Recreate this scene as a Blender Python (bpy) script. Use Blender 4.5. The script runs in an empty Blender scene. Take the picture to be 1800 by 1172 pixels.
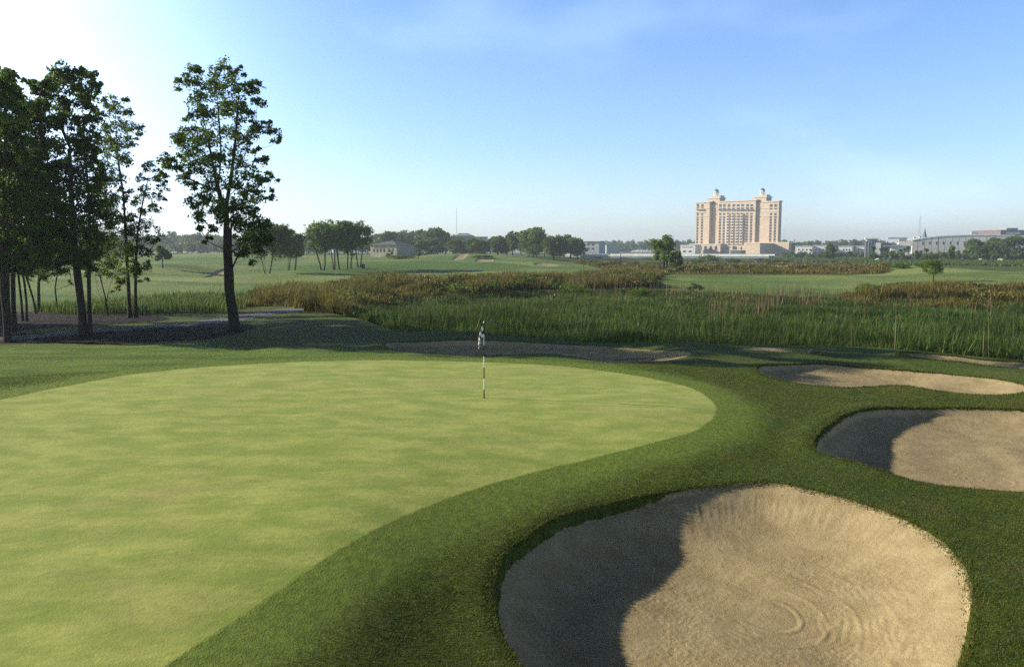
import bpy, math, time
import numpy as np
T0 = time.time()
S = bpy.context.scene
C = S.collection
rng = np.random.default_rng(7)
R = math.radians

# ------------------------------------------------------------------ camera
F, CX, CY, HOR, CAMZ = 1400.0, 900.0, 586.0, 440.0, 4.1
PITCH = math.atan((CY - HOR) / F)
cam = bpy.data.cameras.new('camera')
cam.sensor_width = 36.0
cam.lens = 36.0 * F / 1800.0
cam.clip_end = 20000
cam.clip_start = 0.05
co = bpy.data.objects.new('camera', cam)
C.objects.link(co)
co.location = (0, 0, CAMZ)
co.rotation_euler = (math.pi / 2 - PITCH, 0, 0)
S.camera = co
_c, _s = math.cos(PITCH), math.sin(PITCH)

def ray(px, py):
    """direction with y (depth) = 1"""
    a, b = (px - CX), (CY - py)
    y = F * _c + b * _s
    z = -F * _s + b * _c
    return a / y, z / y

def at_z(px, py, z):
    dx, dz = ray(px, py)
    y = (z - CAMZ) / dz
    return dx * y, y

def at_y(px, py, y):
    dx, dz = ray(px, py)
    return dx * y, y, CAMZ + dz * y

# ------------------------------------------------------------------ noise
def _hash(i, j, seed):
    h = (i.astype(np.int64) * 374761393 + j.astype(np.int64) * 668265263 + seed * 974634777) & 0xFFFFFFFF
    h = ((h ^ (h >> 13)) * 1274126177) & 0xFFFFFFFF
    return ((h ^ (h >> 16)) & 0xFFFF) / 65535.0

def vnoise(x, y, seed=0):
    xi, yi = np.floor(x), np.floor(y)
    fx, fy = x - xi, y - yi
    fx = fx * fx * fx * (fx * (fx * 6 - 15) + 10)
    fy = fy * fy * fy * (fy * (fy * 6 - 15) + 10)
    a, b = _hash(xi, yi, seed), _hash(xi + 1, yi, seed)
    c, d = _hash(xi, yi + 1, seed), _hash(xi + 1, yi + 1, seed)
    return (a + (b - a) * fx) * (1 - fy) + (c + (d - c) * fx) * fy

def fbm(x, y, seed=0, oct=4):
    s, a, t = 0, 1.0, 0
    for k in range(oct):
        s = s + a * vnoise(x * 2 ** k, y * 2 ** k, seed + k)
        t += a
        a *= 0.5
    return s / t

def sstep(a, b, x):
    t = np.clip((x - a) / (b - a), 0, 1)
    return t * t * (3 - 2 * t)

# ------------------------------------------------------------------ terrain base: control points (pixel, pixel, height)
CP = [
 # green and near field
 (0,1400,.05),(300,1300,.05),(700,1250,-.1),(1000,1250,-.42),(1300,1300,-.45),(1750,1300,-.35),
 (0,1100,.05),(300,1000,.08),(600,900,.08),(450,800,.1),(100,850,.1),(0,720,.08),(-300,800,.1),(-800,1000,.1),
 (850,760,.05),(700,690,.05),(400,670,.08),(1050,720,.02),(1180,720,-.02),(851,699,.03),
 (520,1100,-.02),(620,1020,-.06),(720,960,-.1),(860,900,-.18),(1000,860,-.22),(780,1100,-.3),(900,980,-.36),
 (1200,800,-.18),(1300,760,-.18),(1400,720,-.25),(1320,820,-.3),(1550,860,-.38),(1750,900,-.38),(1780,1000,-.36),(1780,1150,-.38),
 (1300,680,-.22),(1500,700,-.33),(1750,700,-.34),(2100,740,-.3),(2200,900,-.3),(2500,1200,-.3),
 (600,625,.0),(850,626,-.02),(1050,638,-.08),(1250,650,-.18),
 (0,660,.05),(200,630,.0),(400,620,-.02),(0,610,-.1),(-400,640,.0),(-800,660,0),
 (150,590,-.12),(300,582,-.1),(410,576,-.05),(500,590,.1),(560,565,.15),
 (620,575,.22),(700,590,.1),(770,581,.32),(860,583,.3),(950,592,.1),(1080,597,.0),(1220,599,.05),(1300,603,-.05),
 (1450,606,-.2),(1600,613,-.35),(1800,630,-.42),(2100,650,-.45),(1550,632,-.36),(1400,630,-.3),
 # path and beyond it
 (540,541,-.3),(430,552,-.3),(300,560,-.35),(100,560,-.4),(-100,560,-.4),(-500,560,-.3),
 (250,535,-.9),(420,530,-.9),(0,530,-.7),(300,515,-.9),(100,505,-.7),(-400,505,-.7),
 (600,530,-.7),(700,525,-.8),(1000,530,-1.1),(1400,540,-1.1),(1700,545,-1.0),(2200,560,-1.0),
 (600,505,-.4),(800,500,-.3),(1000,495,-.5),(1120,495,-.3),
 # left far fairways
 (300,500,-.9),(450,500,-1.0),(480,482,-.9),(300,468,.1),(330,490,-.9),(150,480,-.5),(0,475,-.4),(-400,470,-.3),
 (600,475,-.6),(560,490,-.9),(700,480,-.9),(850,470,-.5),(1000,478,-1.1),(900,462,.3),(950,462,.0),
 (330,449,1.6),(480,449,1.5),(200,450,1.5),(0,450,1.5),(-400,450,1.5),(400,455,.8),(250,456,.8),
 (600,455,.9),(700,449,1.5),(800,449,1.6),(760,457,.8),(870,450,1.5),(960,456,.3),
 (1000,462,-1.0),(1100,465,-1.4),
 # right fairway
 (1160,490,-.8),(1230,482,-.55),(1300,500,-.9),(1400,484,-.7),(1500,486,-.8),(1560,478,-.2),(1640,471,.25),(1720,476,-.1),(1800,478,-.3),
 (1350,515,-1.1),(1200,512,-1.1),(1640,497,-.9),(1560,505,-1.0),(1780,500,-.9),(2100,490,-.6),
 (1250,470,-1.6),(1400,474,-1.6),(1500,474,-1.5),
 (1300,462,-1.6),(1450,462,-1.5),(1600,462,-1.4),(1780,464,-1.3),(2200,465,-1.2),
]
def uv(x, y):
    r = np.sqrt(x * x + y * y)
    return np.arctan2(x, y) * 1.6, np.log(np.maximum(r, 1.0)) * 1.2
_P = []
for px, py, z in CP:
    x, y = at_z(px, py, z)
    _P.append((x, y, z))
for rr, z in ((900, -1.5), (2000, -1.5), (6000, -1.5)):
    for a in (-50, -30, -15, 0, 15, 30, 50):
        zz = z if (a > 0 or rr > 900) else (1.2 if a < -2 else .2)
        _P.append((rr * math.sin(R(a)), rr * math.cos(R(a)), zz))
for a in range(-180, 180, 20):
    _P.append((5 * math.sin(R(a)), 5 * math.cos(R(a)), 0.0 if a < 10 else -.25))
    if abs(a) > 65:
        for rr in (15, 50, 200, 1000, 5000):
            _P.append((rr * math.sin(R(a)), rr * math.cos(R(a)), -.3 if rr < 900 else -1.5))
_P = np.array(_P)
_u, _v = uv(_P[:, 0], _P[:, 1])
_CC = 0.05
_D = np.sqrt((_u[:, None] - _u) ** 2 + (_v[:, None] - _v) ** 2 + _CC ** 2)
_n = len(_P)
_A = np.zeros((_n + 1, _n + 1)); _A[:_n, :_n] = _D - np.eye(_n) * 0.02; _A[_n, :_n] = 1; _A[:_n, _n] = 1
_W = np.linalg.solve(_A, np.append(_P[:, 2], 0))
def base_h(x, y):
    x, y = np.asarray(x, float), np.asarray(y, float)
    sh = x.shape
    x, y = x.ravel(), y.ravel()
    u, v = uv(x, y)
    out = np.empty(len(x))
    for i in range(0, len(x), 100000):
        d = np.sqrt((u[i:i + 100000, None] - _u) ** 2 + (v[i:i + 100000, None] - _v) ** 2 + _CC ** 2)
        out[i:i + 100000] = d @ _W[:_n] + _W[_n]
    return out.reshape(sh)

def on_base(px, py):
    """walk the ray through a pixel down to the base terrain"""
    dx, dz = ray(px, py)
    ys = np.exp(np.linspace(math.log(3), math.log(2500), 700))
    h = base_h(dx * ys, ys) - (CAMZ + dz * ys)
    k = np.argmax(h > 0)
    if h[k] <= 0: return dx * 2500, 2500.0
    if k == 0: return dx * 3, 3.0
    a, b = ys[k - 1], ys[k]
    t = h[k - 1] / (h[k - 1] - h[k])
    y = a + (b - a) * t
    return dx * y, y

def outline(pts, sub=8):
    P = np.array([on_base(*p) for p in pts])
    n = len(P); out = []
    for i in range(n):
        p0, p1, p2, p3 = P[i - 1], P[i], P[(i + 1) % n], P[(i + 2) % n]
        for k in range(sub):
            t = k / sub
            out.append(.5 * ((2 * p1) + (-p0 + p2) * t + (2 * p0 - 5 * p1 + 4 * p2 - p3) * t * t + (-p0 + 3 * p1 - 3 * p2 + p3) * t ** 3))
    return np.array(out)

def sd_poly(Pl, x, y, margin):
    """signed distance (negative inside), clipped at +margin"""
    sh = x.shape
    x, y = x.ravel(), y.ravel()
    out = np.full(len(x), float(margin))
    lo, hi = Pl.min(0) - margin, Pl.max(0) + margin
    idx = np.nonzero((x > lo[0]) & (x < hi[0]) & (y > lo[1]) & (y < hi[1]))[0]
    A = Pl; B = np.roll(Pl, -1, 0)
    for i in range(0, len(idx), 40000):
        j = idx[i:i + 40000]
        qx, qy = x[j], y[j]
        best = np.full(len(j), 1e18); ins = np.zeros(len(j), bool)
        for (ax, ay), (bx, by) in zip(A, B):
            ex, ey = bx - ax, by - ay
            l2 = ex * ex + ey * ey
            if l2 < 1e-12: continue
            t = np.clip(((qx - ax) * ex + (qy - ay) * ey) / l2, 0, 1)
            dd = (qx - ax - ex * t) ** 2 + (qy - ay - ey * t) ** 2
            np.minimum(best, dd, out=best)
            c = ((ay > qy) != (by > qy))
            if by != ay:
                c &= qx < ex * (qy - ay) / (by - ay) + ax
                ins ^= c
        d = np.sqrt(best)
        out[j] = np.minimum(np.where(ins, -d, d), margin)
    return out.reshape(sh)

# ------------------------------------------------------------------ outlines traced on the ground
GREEN = outline([(0,703),(100,682),(250,655),(400,642),(550,636),(700,634),(850,637),(1000,645),(1120,660),(1210,680),(1252,705),(1254,730),(1222,755),(1150,776),(1050,800),(950,824),(850,852),(750,887),(650,932),(560,985),(480,1040),(400,1095),(300,1160),(200,1235),(0,1380),(-500,1500),(-1100,1200),(-700,850),(-250,745)])
BK = {
 'A': (outline([(868,1040),(885,990),(930,950),(985,912),(1060,885),(1150,865),(1250,852),(1340,850),(1410,862),(1500,885),(1580,915),(1650,955),(1695,1010),(1708,1080),(1700,1140),(1670,1200),(1560,1260),(1350,1290),(1120,1270),(960,1215),(900,1150),(872,1090)]), .55, .55, 1.3, .17),
 'B': (outline([(1428,785),(1450,755),(1500,725),(1570,712),(1660,708),(1800,712),(1920,725),(2020,760),(2030,810),(1950,850),(1850,858),(1750,855),(1650,848),(1580,838),(1500,815),(1445,800)]), .58, .55, .9, .17),
 'C': (outline([(1328,650),(1360,641),(1440,638),(1540,643),(1640,650),(1740,660),(1790,670),(1815,680),(1790,688),(1720,688),(1640,682),(1590,672),(1540,676),(1480,680),(1400,672),(1345,662)]), .46, .5, 1.1, .15),
 'D': (outline([(1578,624),(1640,624),(1720,629),(1830,637),(1930,645),(1900,652),(1820,648),(1740,642),(1650,636),(1600,630)]), .35, .7, 2.0, .12),
 'E': (outline([(675,606),(700,599),(790,594),(900,596),(1020,600),(1100,604),(1170,611),(1212,621),(1195,627),(1120,630),(1045,628),(1015,619),(940,614),(880,618),(820,621),(740,620),(690,613)]), .62, .45, 1.0, .15),
 'F': (outline([(1292,612),(1340,610),(1392,616),(1380,619),(1335,616)]), .12, .5, 1.0, .05),
 'G': (outline([(335,490),(365,485),(395,477.5),(407,482),(404,489),(370,492)]), .5, 3, 5, .2),
 'H': (outline([(836,461),(842,456.8),(858,456.2),(868,458.5),(862,461.2)]), .5, 3, 5, .2),
 'J': (outline([(793,457.6),(806,454.6),(822,454.2),(818,456),(804,458)]), .4, 2, 4, .2),
 'I': (outline([(938,465),(955,463.6),(982,466),(965,468.3)]), .4, 2, 4, .2),
}
MULCH = outline([(-700,690),(-400,640),(-100,608),(60,604),(180,606),(300,600),(380,594),(450,578),(430,571),(360,568),(300,571),(180,579),(60,586),(-200,592),(-700,610)])
MULCH2 = outline([(-300,566),(-100,556),(30,549),(120,547),(200,549),(262,553),(298,562),(230,569),(120,574),(0,582),(-300,588)])
PATH = outline([(-500,610),(0,594),(150,581),(300,570),(400,557),(470,546),(540,539),(575,538),(560,544),(490,551),(420,564),(300,577),(150,588),(0,602),(-500,628)])
MARSH = outline([(560,541),(620,557),(680,577),(770,581),(860,584),(950,593),(1080,598),(1220,600),(1300,604),(1450,607),(1600,614),(1800,631),(2300,675),(2700,640),(2200,535),(1800,532),(1400,522),(1150,508),(900,512),(720,522),(650,530)])
FAIR_R = outline([(1130,487),(1180,483),(1400,483),(1510,484),(1580,474),(1640,470),(1730,475),(1850,477),(2100,480),(2100,510),(1800,506),(1640,503),(1520,512),(1400,521),(1290,521),(1200,519),(1160,505)])
FAIR_L = outline([(-500,520),(0,535),(200,527),(420,520),(560,506),(700,490),(900,487),(1010,482),(1060,473),(990,462),(930,457),(880,449.5),(800,449),(600,448.8),(300,448.6),(0,449),(-500,449)])
MOWN = outline([(-900,700),(-400,640),(0,608),(200,606),(420,607),(560,614),(860,622),(1000,630),(1150,645),(1000,646),(850,640),(550,640),(250,658),(0,712),(-300,770),(-700,900),(-1200,900)])
FAIR_L2 = outline([(440,476),(560,468),(700,463),(850,463),(930,468),(900,474),(760,479),(600,482),(480,482)])
print('outlines', time.time() - T0)
# ------------------------------------------------------------------ fan grid of the ground (fine where it is seen large, 360 degrees round)
th_f = np.arange(-36.5, 36.5, 0.085)
th = np.radians(np.concatenate([np.linspace(-180, -60, 41)[:-1], np.linspace(-60, -36.5, 60)[:-1], th_f, np.linspace(36.5, 60, 60), np.linspace(60, 180, 41)[1:]]))
rs = [0.6]
while rs[-1] < 3500:
    r = rs[-1]
    if r < 6: rs.append(r * 1.06)
    elif r < 46: rs.append(r + min(r * r / 6000, 0.0042 * r))
    else: rs.append(r + 0.0075 * r)
rs = np.array(rs)
TH, RR = np.meshgrid(th, rs)
GX, GY = RR * np.sin(TH), RR * np.cos(TH)
base = base_h(GX, GY)
print('grid', GX.shape, time.time() - T0)
SDG = sd_poly(GREEN, GX, GY, 3.0)
SDM = sd_poly(MARSH, GX, GY, 4.0)
SDP = sd_poly(PATH, GX, GY, 2.0)
SDU = np.minimum(sd_poly(MULCH, GX, GY, 2.0), sd_poly(MULCH2, GX, GY, 2.0))
SDFR = sd_poly(FAIR_R, GX, GY, 8.0)
SDFL = sd_poly(FAIR_L, GX, GY, 8.0)
SDF2 = sd_poly(FAIR_L2, GX, GY, 8.0)
SDMO = sd_poly(MOWN, GX, GY, 2.0)
H = base.copy()
near = 1 - sstep(30, 60, RR)
offg = sstep(0.2, 2.5, SDG)
H += near * offg * ((fbm(GX * .35, GY * .35, 3, 3) - .5) * .16)
H += near * (fbm(GX * .16 + 5, GY * .16, 9, 2) - .5) * .10
H += (1 - sstep(34, 40, RR)) * (1 - offg) * ((fbm(GX * .6, GY * 1.1, 13, 4) - .5) * .032)
farw = sstep(80, 160, RR)
onf = sstep(3, -3, np.minimum(SDFL, SDFR))
# mounds on the far fairways
for px, py, hh, wx, wy in ((285,480,1.1,9,14),(330,474,.9,12,16),(215,478,.9,12,14),(120,500,1.2,14,10),(430,492,.8,12,10),(520,482,.7,14,12),(700,462,1.0,22,20),(820,454,1.4,26,24),(905,457,1.0,14,14),(955,461,.9,12,12),(640,470,.8,16,14),(360,455,1.6,30,30),(470,456,1.4,30,26),(1590,474,.5,8,10),(1490,492,.5,8,8),(1260,500,.45,9,8),(1700,480,.4,10,8)):
    mx_, my_ = on_base(px, py)
    H += hh * np.exp(-((GX - mx_) / wx) ** 2 - ((GY - my_) / wy) ** 2)
H += farw * onf * (fbm(GX * .035, GY * .02, 21, 3) - .5) * 1.1 * sstep(2500, 900, RR)
H += sstep(60, 200, RR) * (1 - onf) * (fbm(GX * .02, GY * .02, 31, 3) - .5) * .5
mw = sstep(.2, -3.2, SDM)
H = H * (1 - mw) + (-1.95 + .15 * fbm(GX * .2, GY * .2, 5, 2)) * mw
SAND = np.full(GX.shape, 3.0)
def blur(A, k):
    idx = np.argwhere(A > 0); lo = np.maximum(idx.min(0) - 3 * k, 0); hi = idx.max(0) + 3 * k + 1
    B = A[lo[0]:hi[0], lo[1]:hi[1]].copy()
    for _ in range(2):
        for ax in (0, 1):
            P = np.pad(B, [(k + 1, k) if q == ax else (0, 0) for q in (0, 1)], mode='edge').cumsum(ax)
            B = (np.take(P, range(2 * k + 1, P.shape[ax]), ax) - np.take(P, range(0, P.shape[ax] - 2 * k - 1), ax)) / (2 * k + 1)
    out = A.copy(); out[lo[0]:hi[0], lo[1]:hi[1]] = B
    return out
BID = np.full(GX.shape, -1, int)
for bi, (k, (pl, D, w0, w1, lip)) in enumerate(BK.items()):
    scale = 1 if D < .65 and k in 'ABCDEF' else 4
    sd = sd_poly(pl, GX, GY, 3.0 * scale)
    c = pl.mean(0)
    # steeper face on the sun side (left and far), shallow on the right
    ux, uy = (GX - c[0]), (GY - c[1])
    un = np.sqrt(ux * ux + uy * uy) + 1e-6
    side = (ux * .93 - uy * .37) / un * sstep(0, 2.2 * scale, un)            # +1 = right/near
    if k == 'A': side = (ux * .90 + uy * .55) / un * sstep(0, 2.2, un)
    w = w0 + (w1 - w0) * sstep(-.35, .6, side)
    s = np.maximum(-sd, 0)
    lw = np.maximum(.07, np.minimum(RR * RR / 6000, .0042 * RR) * 2.2) if scale == 1 else .3
    lip = lip * (1 - .85 * sstep(.25, .8, side))
    dep = lip * sstep(0, lw, s) + blur((D - lip) * (1 - (1 - np.clip(s / (w + w0), 0, 1)) ** 2.0), 9 if scale == 1 else 3)
    # raised turf lip, higher toward the sun side
    H += (.10 if k == 'A' else .14 if k == 'B' else .10) * np.exp(-(np.maximum(sd, 0) / (.55 * scale)) ** 2) * (sd < 2.9 * scale) * (0.25 + .75 * sstep(.2, -.7, side)) * (k != 'F')
    H -= dep
    ins = sd < 0
    BID[ins] = bi
    flush = sstep(.25, .8, side) if scale == 1 else 0 * sd
    SAND = np.minimum(SAND, sd - .10 * flush)
    if k in 'AB':
        # rake rings and strokes left in the sand, about a centimetre deep
        rc = on_base(1352, 1015) if k == 'A' else on_base(1745, 800)
        q = np.sqrt((GX - rc[0]) ** 2 + ((GY - rc[1]) * .8) ** 2) if k == 'A' else np.sqrt((GX - rc[0]) ** 2 + ((GY - rc[1]) * .8) ** 2)
        warp = (fbm(GX * 1.3, GY * 1.3, 41, 3) - .5) * .7
        gate = sstep(.5, .62, fbm(GX * 1.1 + 3, GY * 1.1, 43, 2)) * .8 + .12
        ring = np.sin((q + warp * .9) * 2 * math.pi / .12) * (.4 + .6 * vnoise(GX * 7, GY * 7, 45))
        H += ins * sstep(.15, .5, s) * ring * .004 * gate * sstep(3.2, 1.2, q)
        rr_ = np.exp(-((q - .42 - warp * .12) / .035) ** 2) - .6 * np.exp(-((q - .36 - warp * .12) / .03) ** 2)
        ang = np.arctan2(GY - rc[1], GX - rc[0])
        rr_ = rr_ + .8 * np.exp(-((q - .75 - warp * .2) / .03) ** 2) + .6 * np.exp(-((q - 1.15 - warp * .25) / .03) ** 2) + .5 * np.exp(-((q - 1.6 - warp * .3) / .04) ** 2)
        H += ins * rr_ * .013 * (.3 + .9 * vnoise(GX * 4, GY * 4, 49)) * sstep(-.6, .3, np.sin(ang + 2.2 if k == 'A' else ang + 2.6))
    if k in 'ABCD':
        # strokes pulled down from the lip
        al = np.arctan2(uy, ux)
        st = fbm(al * 46 + .9 * s, s * .9, 47, 2) - .5
        H += ins * np.exp(-((s - .5) / .4) ** 2) * st * .015 * sstep(.08, .3, s)
        H += ins * ((np.maximum(fbm(GX * 11, GY * 11, 51, 3) - .42, 0)) * .012 + (vnoise(GX * 24, GY * 24, 53) - .5) * .007 * sstep(.42, .62, fbm(GX * .9, GY * .9, 55, 2))) * sstep(.05, .3, s)
# path a little proud, kerbless
H += .03 * sstep(.1, -.1, SDP)
H += .05 * sstep(.3, -.5, SDU) + sstep(0, -.3, SDU) * (fbm(GX * 4, GY * 4, 61, 3) - .5) * .1

rs_log = np.log(rs)
def sample(G, x, y):
    """bilinear look-up of a grid field"""
    x, y = np.asarray(x, float), np.asarray(y, float)
    t = np.arctan2(x, y); r = np.sqrt(x * x + y * y)
    i = np.clip(np.searchsorted(th, t) - 1, 0, len(th) - 2)
    j = np.clip(np.searchsorted(rs, r) - 1, 0, len(rs) - 2)
    a = np.clip((t - th[i]) / (th[i + 1] - th[i]), 0, 1)
    b = np.clip((r - rs[j]) / (rs[j + 1] - rs[j]), 0, 1)
    return (G[j, i] * (1 - a) + G[j, i + 1] * a) * (1 - b) + (G[j + 1, i] * (1 - a) + G[j + 1, i + 1] * a) * b
def hz(x, y):
    return float(sample(H, x, y))
def on_ground(px, py, ymin=4, ymax=3000):
    dx, dz = ray(px, py)
    ys = np.exp(np.linspace(math.log(ymin), math.log(ymax), 1500))
    h = sample(H, dx * ys, ys) - (CAMZ + dz * ys)
    k = int(np.argmax(h > 0))
    if h[k] <= 0: return dx * ymax, ymax, hz(dx * ymax, ymax)
    a, b = ys[max(k - 1, 0)], ys[k]
    t = h[k - 1] / (h[k - 1] - h[k]) if k else 0
    y = a + (b - a) * t
    return dx * y, y, hz(dx * y, y)

# brown brush and tall marsh masks, in world space, from traced outlines
BRUSH = [outline(p) for p in (
  [(540,541),(545,520),(620,500),(680,490),(760,497),(900,492),(1000,489),(1060,484),(1150,478),(1148,498),(1120,505),(1000,508),(860,512),(760,520),(690,530),(650,545),(600,551)],
  [(420,541),(440,518),(520,512),(560,512),(545,541),(480,538)],
  [(1470,524),(1560,512),(1700,508),(1850,508),(2200,512),(2200,540),(1800,540),(1600,536),(1500,530)],
)]
BR = np.full(GX.shape, 5.0)
for b in BRUSH: BR = np.minimum(BR, sd_poly(b, GX, GY, 5.0))
BRFAR = outline([(1000,462),(1060,473),(1060,483),(1120,486),(1160,483),(1400,482),(1500,482),(1560,474),(1500,463),(1400,459.5),(1250,461),(1100,458.5),(1000,457)])
SBF = sd_poly(BRFAR, GX, GY, 10.0)
BR = np.minimum(BR, SBF)
print('fields', time.time() - T0)

# ------------------------------------------------------------------ node helper
class NT:
    def __init__(s, name):
        s.m = bpy.data.materials.new(name); s.m.use_nodes = True
        s.t = s.m.node_tree; s.t.nodes.clear()
        s.out = s.n('ShaderNodeOutputMaterial')
    def n(s, kind, **kw):
        o = s.t.nodes.new(kind)
        for k, v in kw.items(): setattr(o, k, v)
        return o
    def set(s, sock, v):
        if isinstance(v, bpy.types.NodeSocket): s.t.links.new(v, sock)
        elif isinstance(v, (tuple, list)) and len(v) == 3 and sock.type == 'RGBA': sock.default_value = (*v, 1)
        else: sock.default_value = v
    def math(s, op, a, b=None, c=None, clamp=False):
        o = s.n('ShaderNodeMath', operation=op, use_clamp=clamp)
        s.set(o.inputs[0], a)
        if b is not None: s.set(o.inputs[1], b)
        if c is not None: s.set(o.inputs[2], c)
        return o.outputs[0]
    def mix(s, f, a, b):
        o = s.n('ShaderNodeMix', data_type='RGBA')
        s.set(o.inputs[0], f); s.set(o.inputs[6], a); s.set(o.inputs[7], b)
        return o.outputs[2]
    def fmix(s, f, a, b):
        o = s.n('ShaderNodeMix', data_type='FLOAT')
        s.set(o.inputs[0], f); s.set(o.inputs[2], a); s.set(o.inputs[3], b)
        return o.outputs[0]
    def step(s, v, a, b):
        o = s.n('ShaderNodeMapRange', interpolation_type='SMOOTHSTEP')
        s.set(o.inputs[0], v); s.set(o.inputs[1], a); s.set(o.inputs[2], b)
        return o.outputs[0]
    def pos(s):
        return s.n('ShaderNodeNewGeometry').outputs['Position']
    def obj(s):
        return s.n('ShaderNodeTexCoord').outputs['Object']
    def noise(s, sc, det=3, rough=.55, vec=None, stretch=None):
        v = vec if vec is not None else s.pos()
        if stretch:
            mp = s.n('ShaderNodeMapping'); s.set(mp.inputs[0], v); mp.inputs['Scale'].default_value = stretch; v = mp.outputs[0]
        o = s.n('ShaderNodeTexNoise'); s.set(o.inputs['Vector'], v)
        o.inputs['Scale'].default_value = sc; o.inputs['Detail'].default_value = det; o.inputs['Roughness'].default_value = rough
        return o.outputs['Fac']
    def attr(s, name):
        return s.n('ShaderNodeAttribute', attribute_name=name).outputs['Fac']
    def bump(s, h, st, dist, normal=None):
        o = s.n('ShaderNodeBump'); s.set(o.inputs['Height'], h); s.set(o.inputs['Strength'], st); s.set(o.inputs['Distance'], dist)
        if normal is not None: s.set(o.inputs['Normal'], normal)
        return o.outputs[0]
    def bsdf(s, col, rough=.8, normal=None, metal=0, spec=.3, **kw):
        o = s.n('ShaderNodeBsdfPrincipled')
        s.set(o.inputs['Base Color'], col); s.set(o.inputs['Roughness'], rough); s.set(o.inputs['Metallic'], metal)
        s.set(o.inputs['Specular IOR Level'], spec)
        if normal is not None: s.set(o.inputs['Normal'], normal)
        for k, v in kw.items(): s.set(o.inputs[k], v)
        return o.outputs[0]
    def done(s, sh):
        s.t.links.new(sh, s.out.inputs['Surface']); return s.m

def terrain_material():
    t = NT('terrain')
    g, sd, pa, mu, br, fa, ma, f2 = [t.attr(a) for a in ('green', 'sand', 'path', 'mulch', 'brush', 'fair', 'marsh', 'fair_mow')]
    n_f = t.noise(38, 4, .65); n_m = t.noise(7, 4, .6); n_l = t.noise(.9, 4, .55); n_b = t.noise(.22, 3, .5)
    n_vl = t.noise(.02, 4, .6)
    # rough turf
    rough = t.mix(t.step(n_m, .35, .68), (.050, .082, .009), (.115, .155, .020))
    rough = t.mix(t.math('MULTIPLY', t.step(n_l, .5, .72), .45), rough, (.17, .14, .035))
    rough = t.mix(t.math('MULTIPLY', t.step(n_b, .45, .65), .35), rough, (.06, .11, .03))
    # putting green with soft mottling and worn straw patches
    ng = t.noise(1.25, 4, .6, stretch=(.7, 1.2, 1)); ng2 = t.noise(.28, 4, .6)
    gc = t.mix(t.step(ng, .35, .68), (.235, .305, .043), (.41, .43, .100))
    gc = t.mix(t.math('MULTIPLY', t.step(ng2, .52, .72), .6), gc, (.40, .34, .12))
    n_v = t.noise(11, 4, .65)
    gc = t.mix(t.math('MULTIPLY', t.step(n_v, .35, .7), .35), gc, (.16, .235, .045))
    gc = t.mix(t.math('MULTIPLY', t.step(n_f, .5, .8), .3), gc, (.34, .40, .16))
    col_fr = t.mix(t.step(n_m, .3, .7), (.125, .185, .020), (.185, .25, .035))
    # far fairways, pale with dew
    fc = t.mix(t.step(n_vl, .4, .62), (.125, .20, .040), (.25, .30, .095))
    nfy = t.noise(.05, 4, .6, stretch=(.3, 1.6, 1))
    fc = t.mix(t.math('MULTIPLY', t.step(nfy, .48, .66), .75), fc, (.085, .155, .024))
    fc = t.mix(t.step(f2, 1.0, -1.0), fc, (.10, .175, .028))
    base = t.mix(t.step(fa, 2.0, -2.0), rough, fc)
    brn = t.mix(t.step(t.noise(.5, 5, .7), .35, .65), (.055, .05, .016), (.16, .12, .05))
    base = t.mix(t.step(br, .8, -.4), base, brn)
    mud = t.mix(n_l, (.012, .016, .006), (.03, .032, .012))
    base = t.mix(t.step(ma, .0, -1.2), base, mud)
    mw = t.mix(t.step(t.noise(.6, 4, .6, stretch=(.25, 1.4, 1)), .38, .62), (.085, .150, .014), (.145, .215, .028))
    base = t.mix(t.step(t.attr('mown'), .5, -.5), base, mw)
    wob = t.math('MULTIPLY_ADD', n_f, .05, t.math('MULTIPLY_ADD', t.noise(4, 3), .14, -.095))
    gw = t.math('ADD', g, t.math('MULTIPLY', wob, .6))
    base = t.mix(t.step(t.math('MULTIPLY_ADD', n_l, 1.0, gw), 2.3, .95), base, col_fr)
    base = t.mix(t.step(gw, .06, -.02), base, gc)
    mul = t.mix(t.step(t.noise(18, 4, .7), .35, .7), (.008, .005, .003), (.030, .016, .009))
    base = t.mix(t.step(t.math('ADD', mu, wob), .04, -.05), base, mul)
    pth = t.mix(t.noise(30, 3), (.15, .15, .15), (.21, .205, .20))
    pth = t.mix(t.math('MULTIPLY', t.step(t.noise(.7, 4), .5, .7), .3), pth, (.15, .15, .145))
    base = t.mix(t.step(t.math('ADD', pa, t.math('MULTIPLY', wob, .5)), .03, -.03), base, pth)
    # sand
    ns = t.noise(60, 4, .7); ns2 = t.noise(2.2, 4, .6)
    sc = t.mix(t.step(ns2, .3, .7), (.365, .285, .148), (.465, .375, .21))
    sc = t.mix(t.math('MULTIPLY', t.step(ns, .35, .75), .4), sc, (.28, .21, .11))
    sw = t.math('ADD', sd, t.math('MULTIPLY_ADD', wob, .7, .07))
    ms = t.step(sw, .015, -.015)
    base = t.mix(ms, base, sc)
    # bump: grass grain off the sand, grain and small crumbs on it
    isg = t.step(gw, .06, -.02)
    amp = t.fmix(isg, .045, .006)
    amp = t.fmix(ms, amp, .016)
    hgt = t.math('ADD', n_f, t.math('MULTIPLY', n_m, 1.2))
    hs = t.math('ADD', t.math('MULTIPLY', t.noise(26, 5, .75), 1.0), t.math('MULTIPLY', ns, .5))
    nrm = t.bump(t.fmix(ms, hgt, hs), 1.0, amp)
    return t.done(t.bsdf(base, t.fmix(ms, .85, .95), nrm, spec=.15, **{'Sheen Weight': t.fmix(ms, t.fmix(isg, .0, .06), .0), 'Sheen Roughness': .5, 'Sheen Tint': (.8, .95, .45, 1)}))
M_TER = terrain_material()

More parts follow.
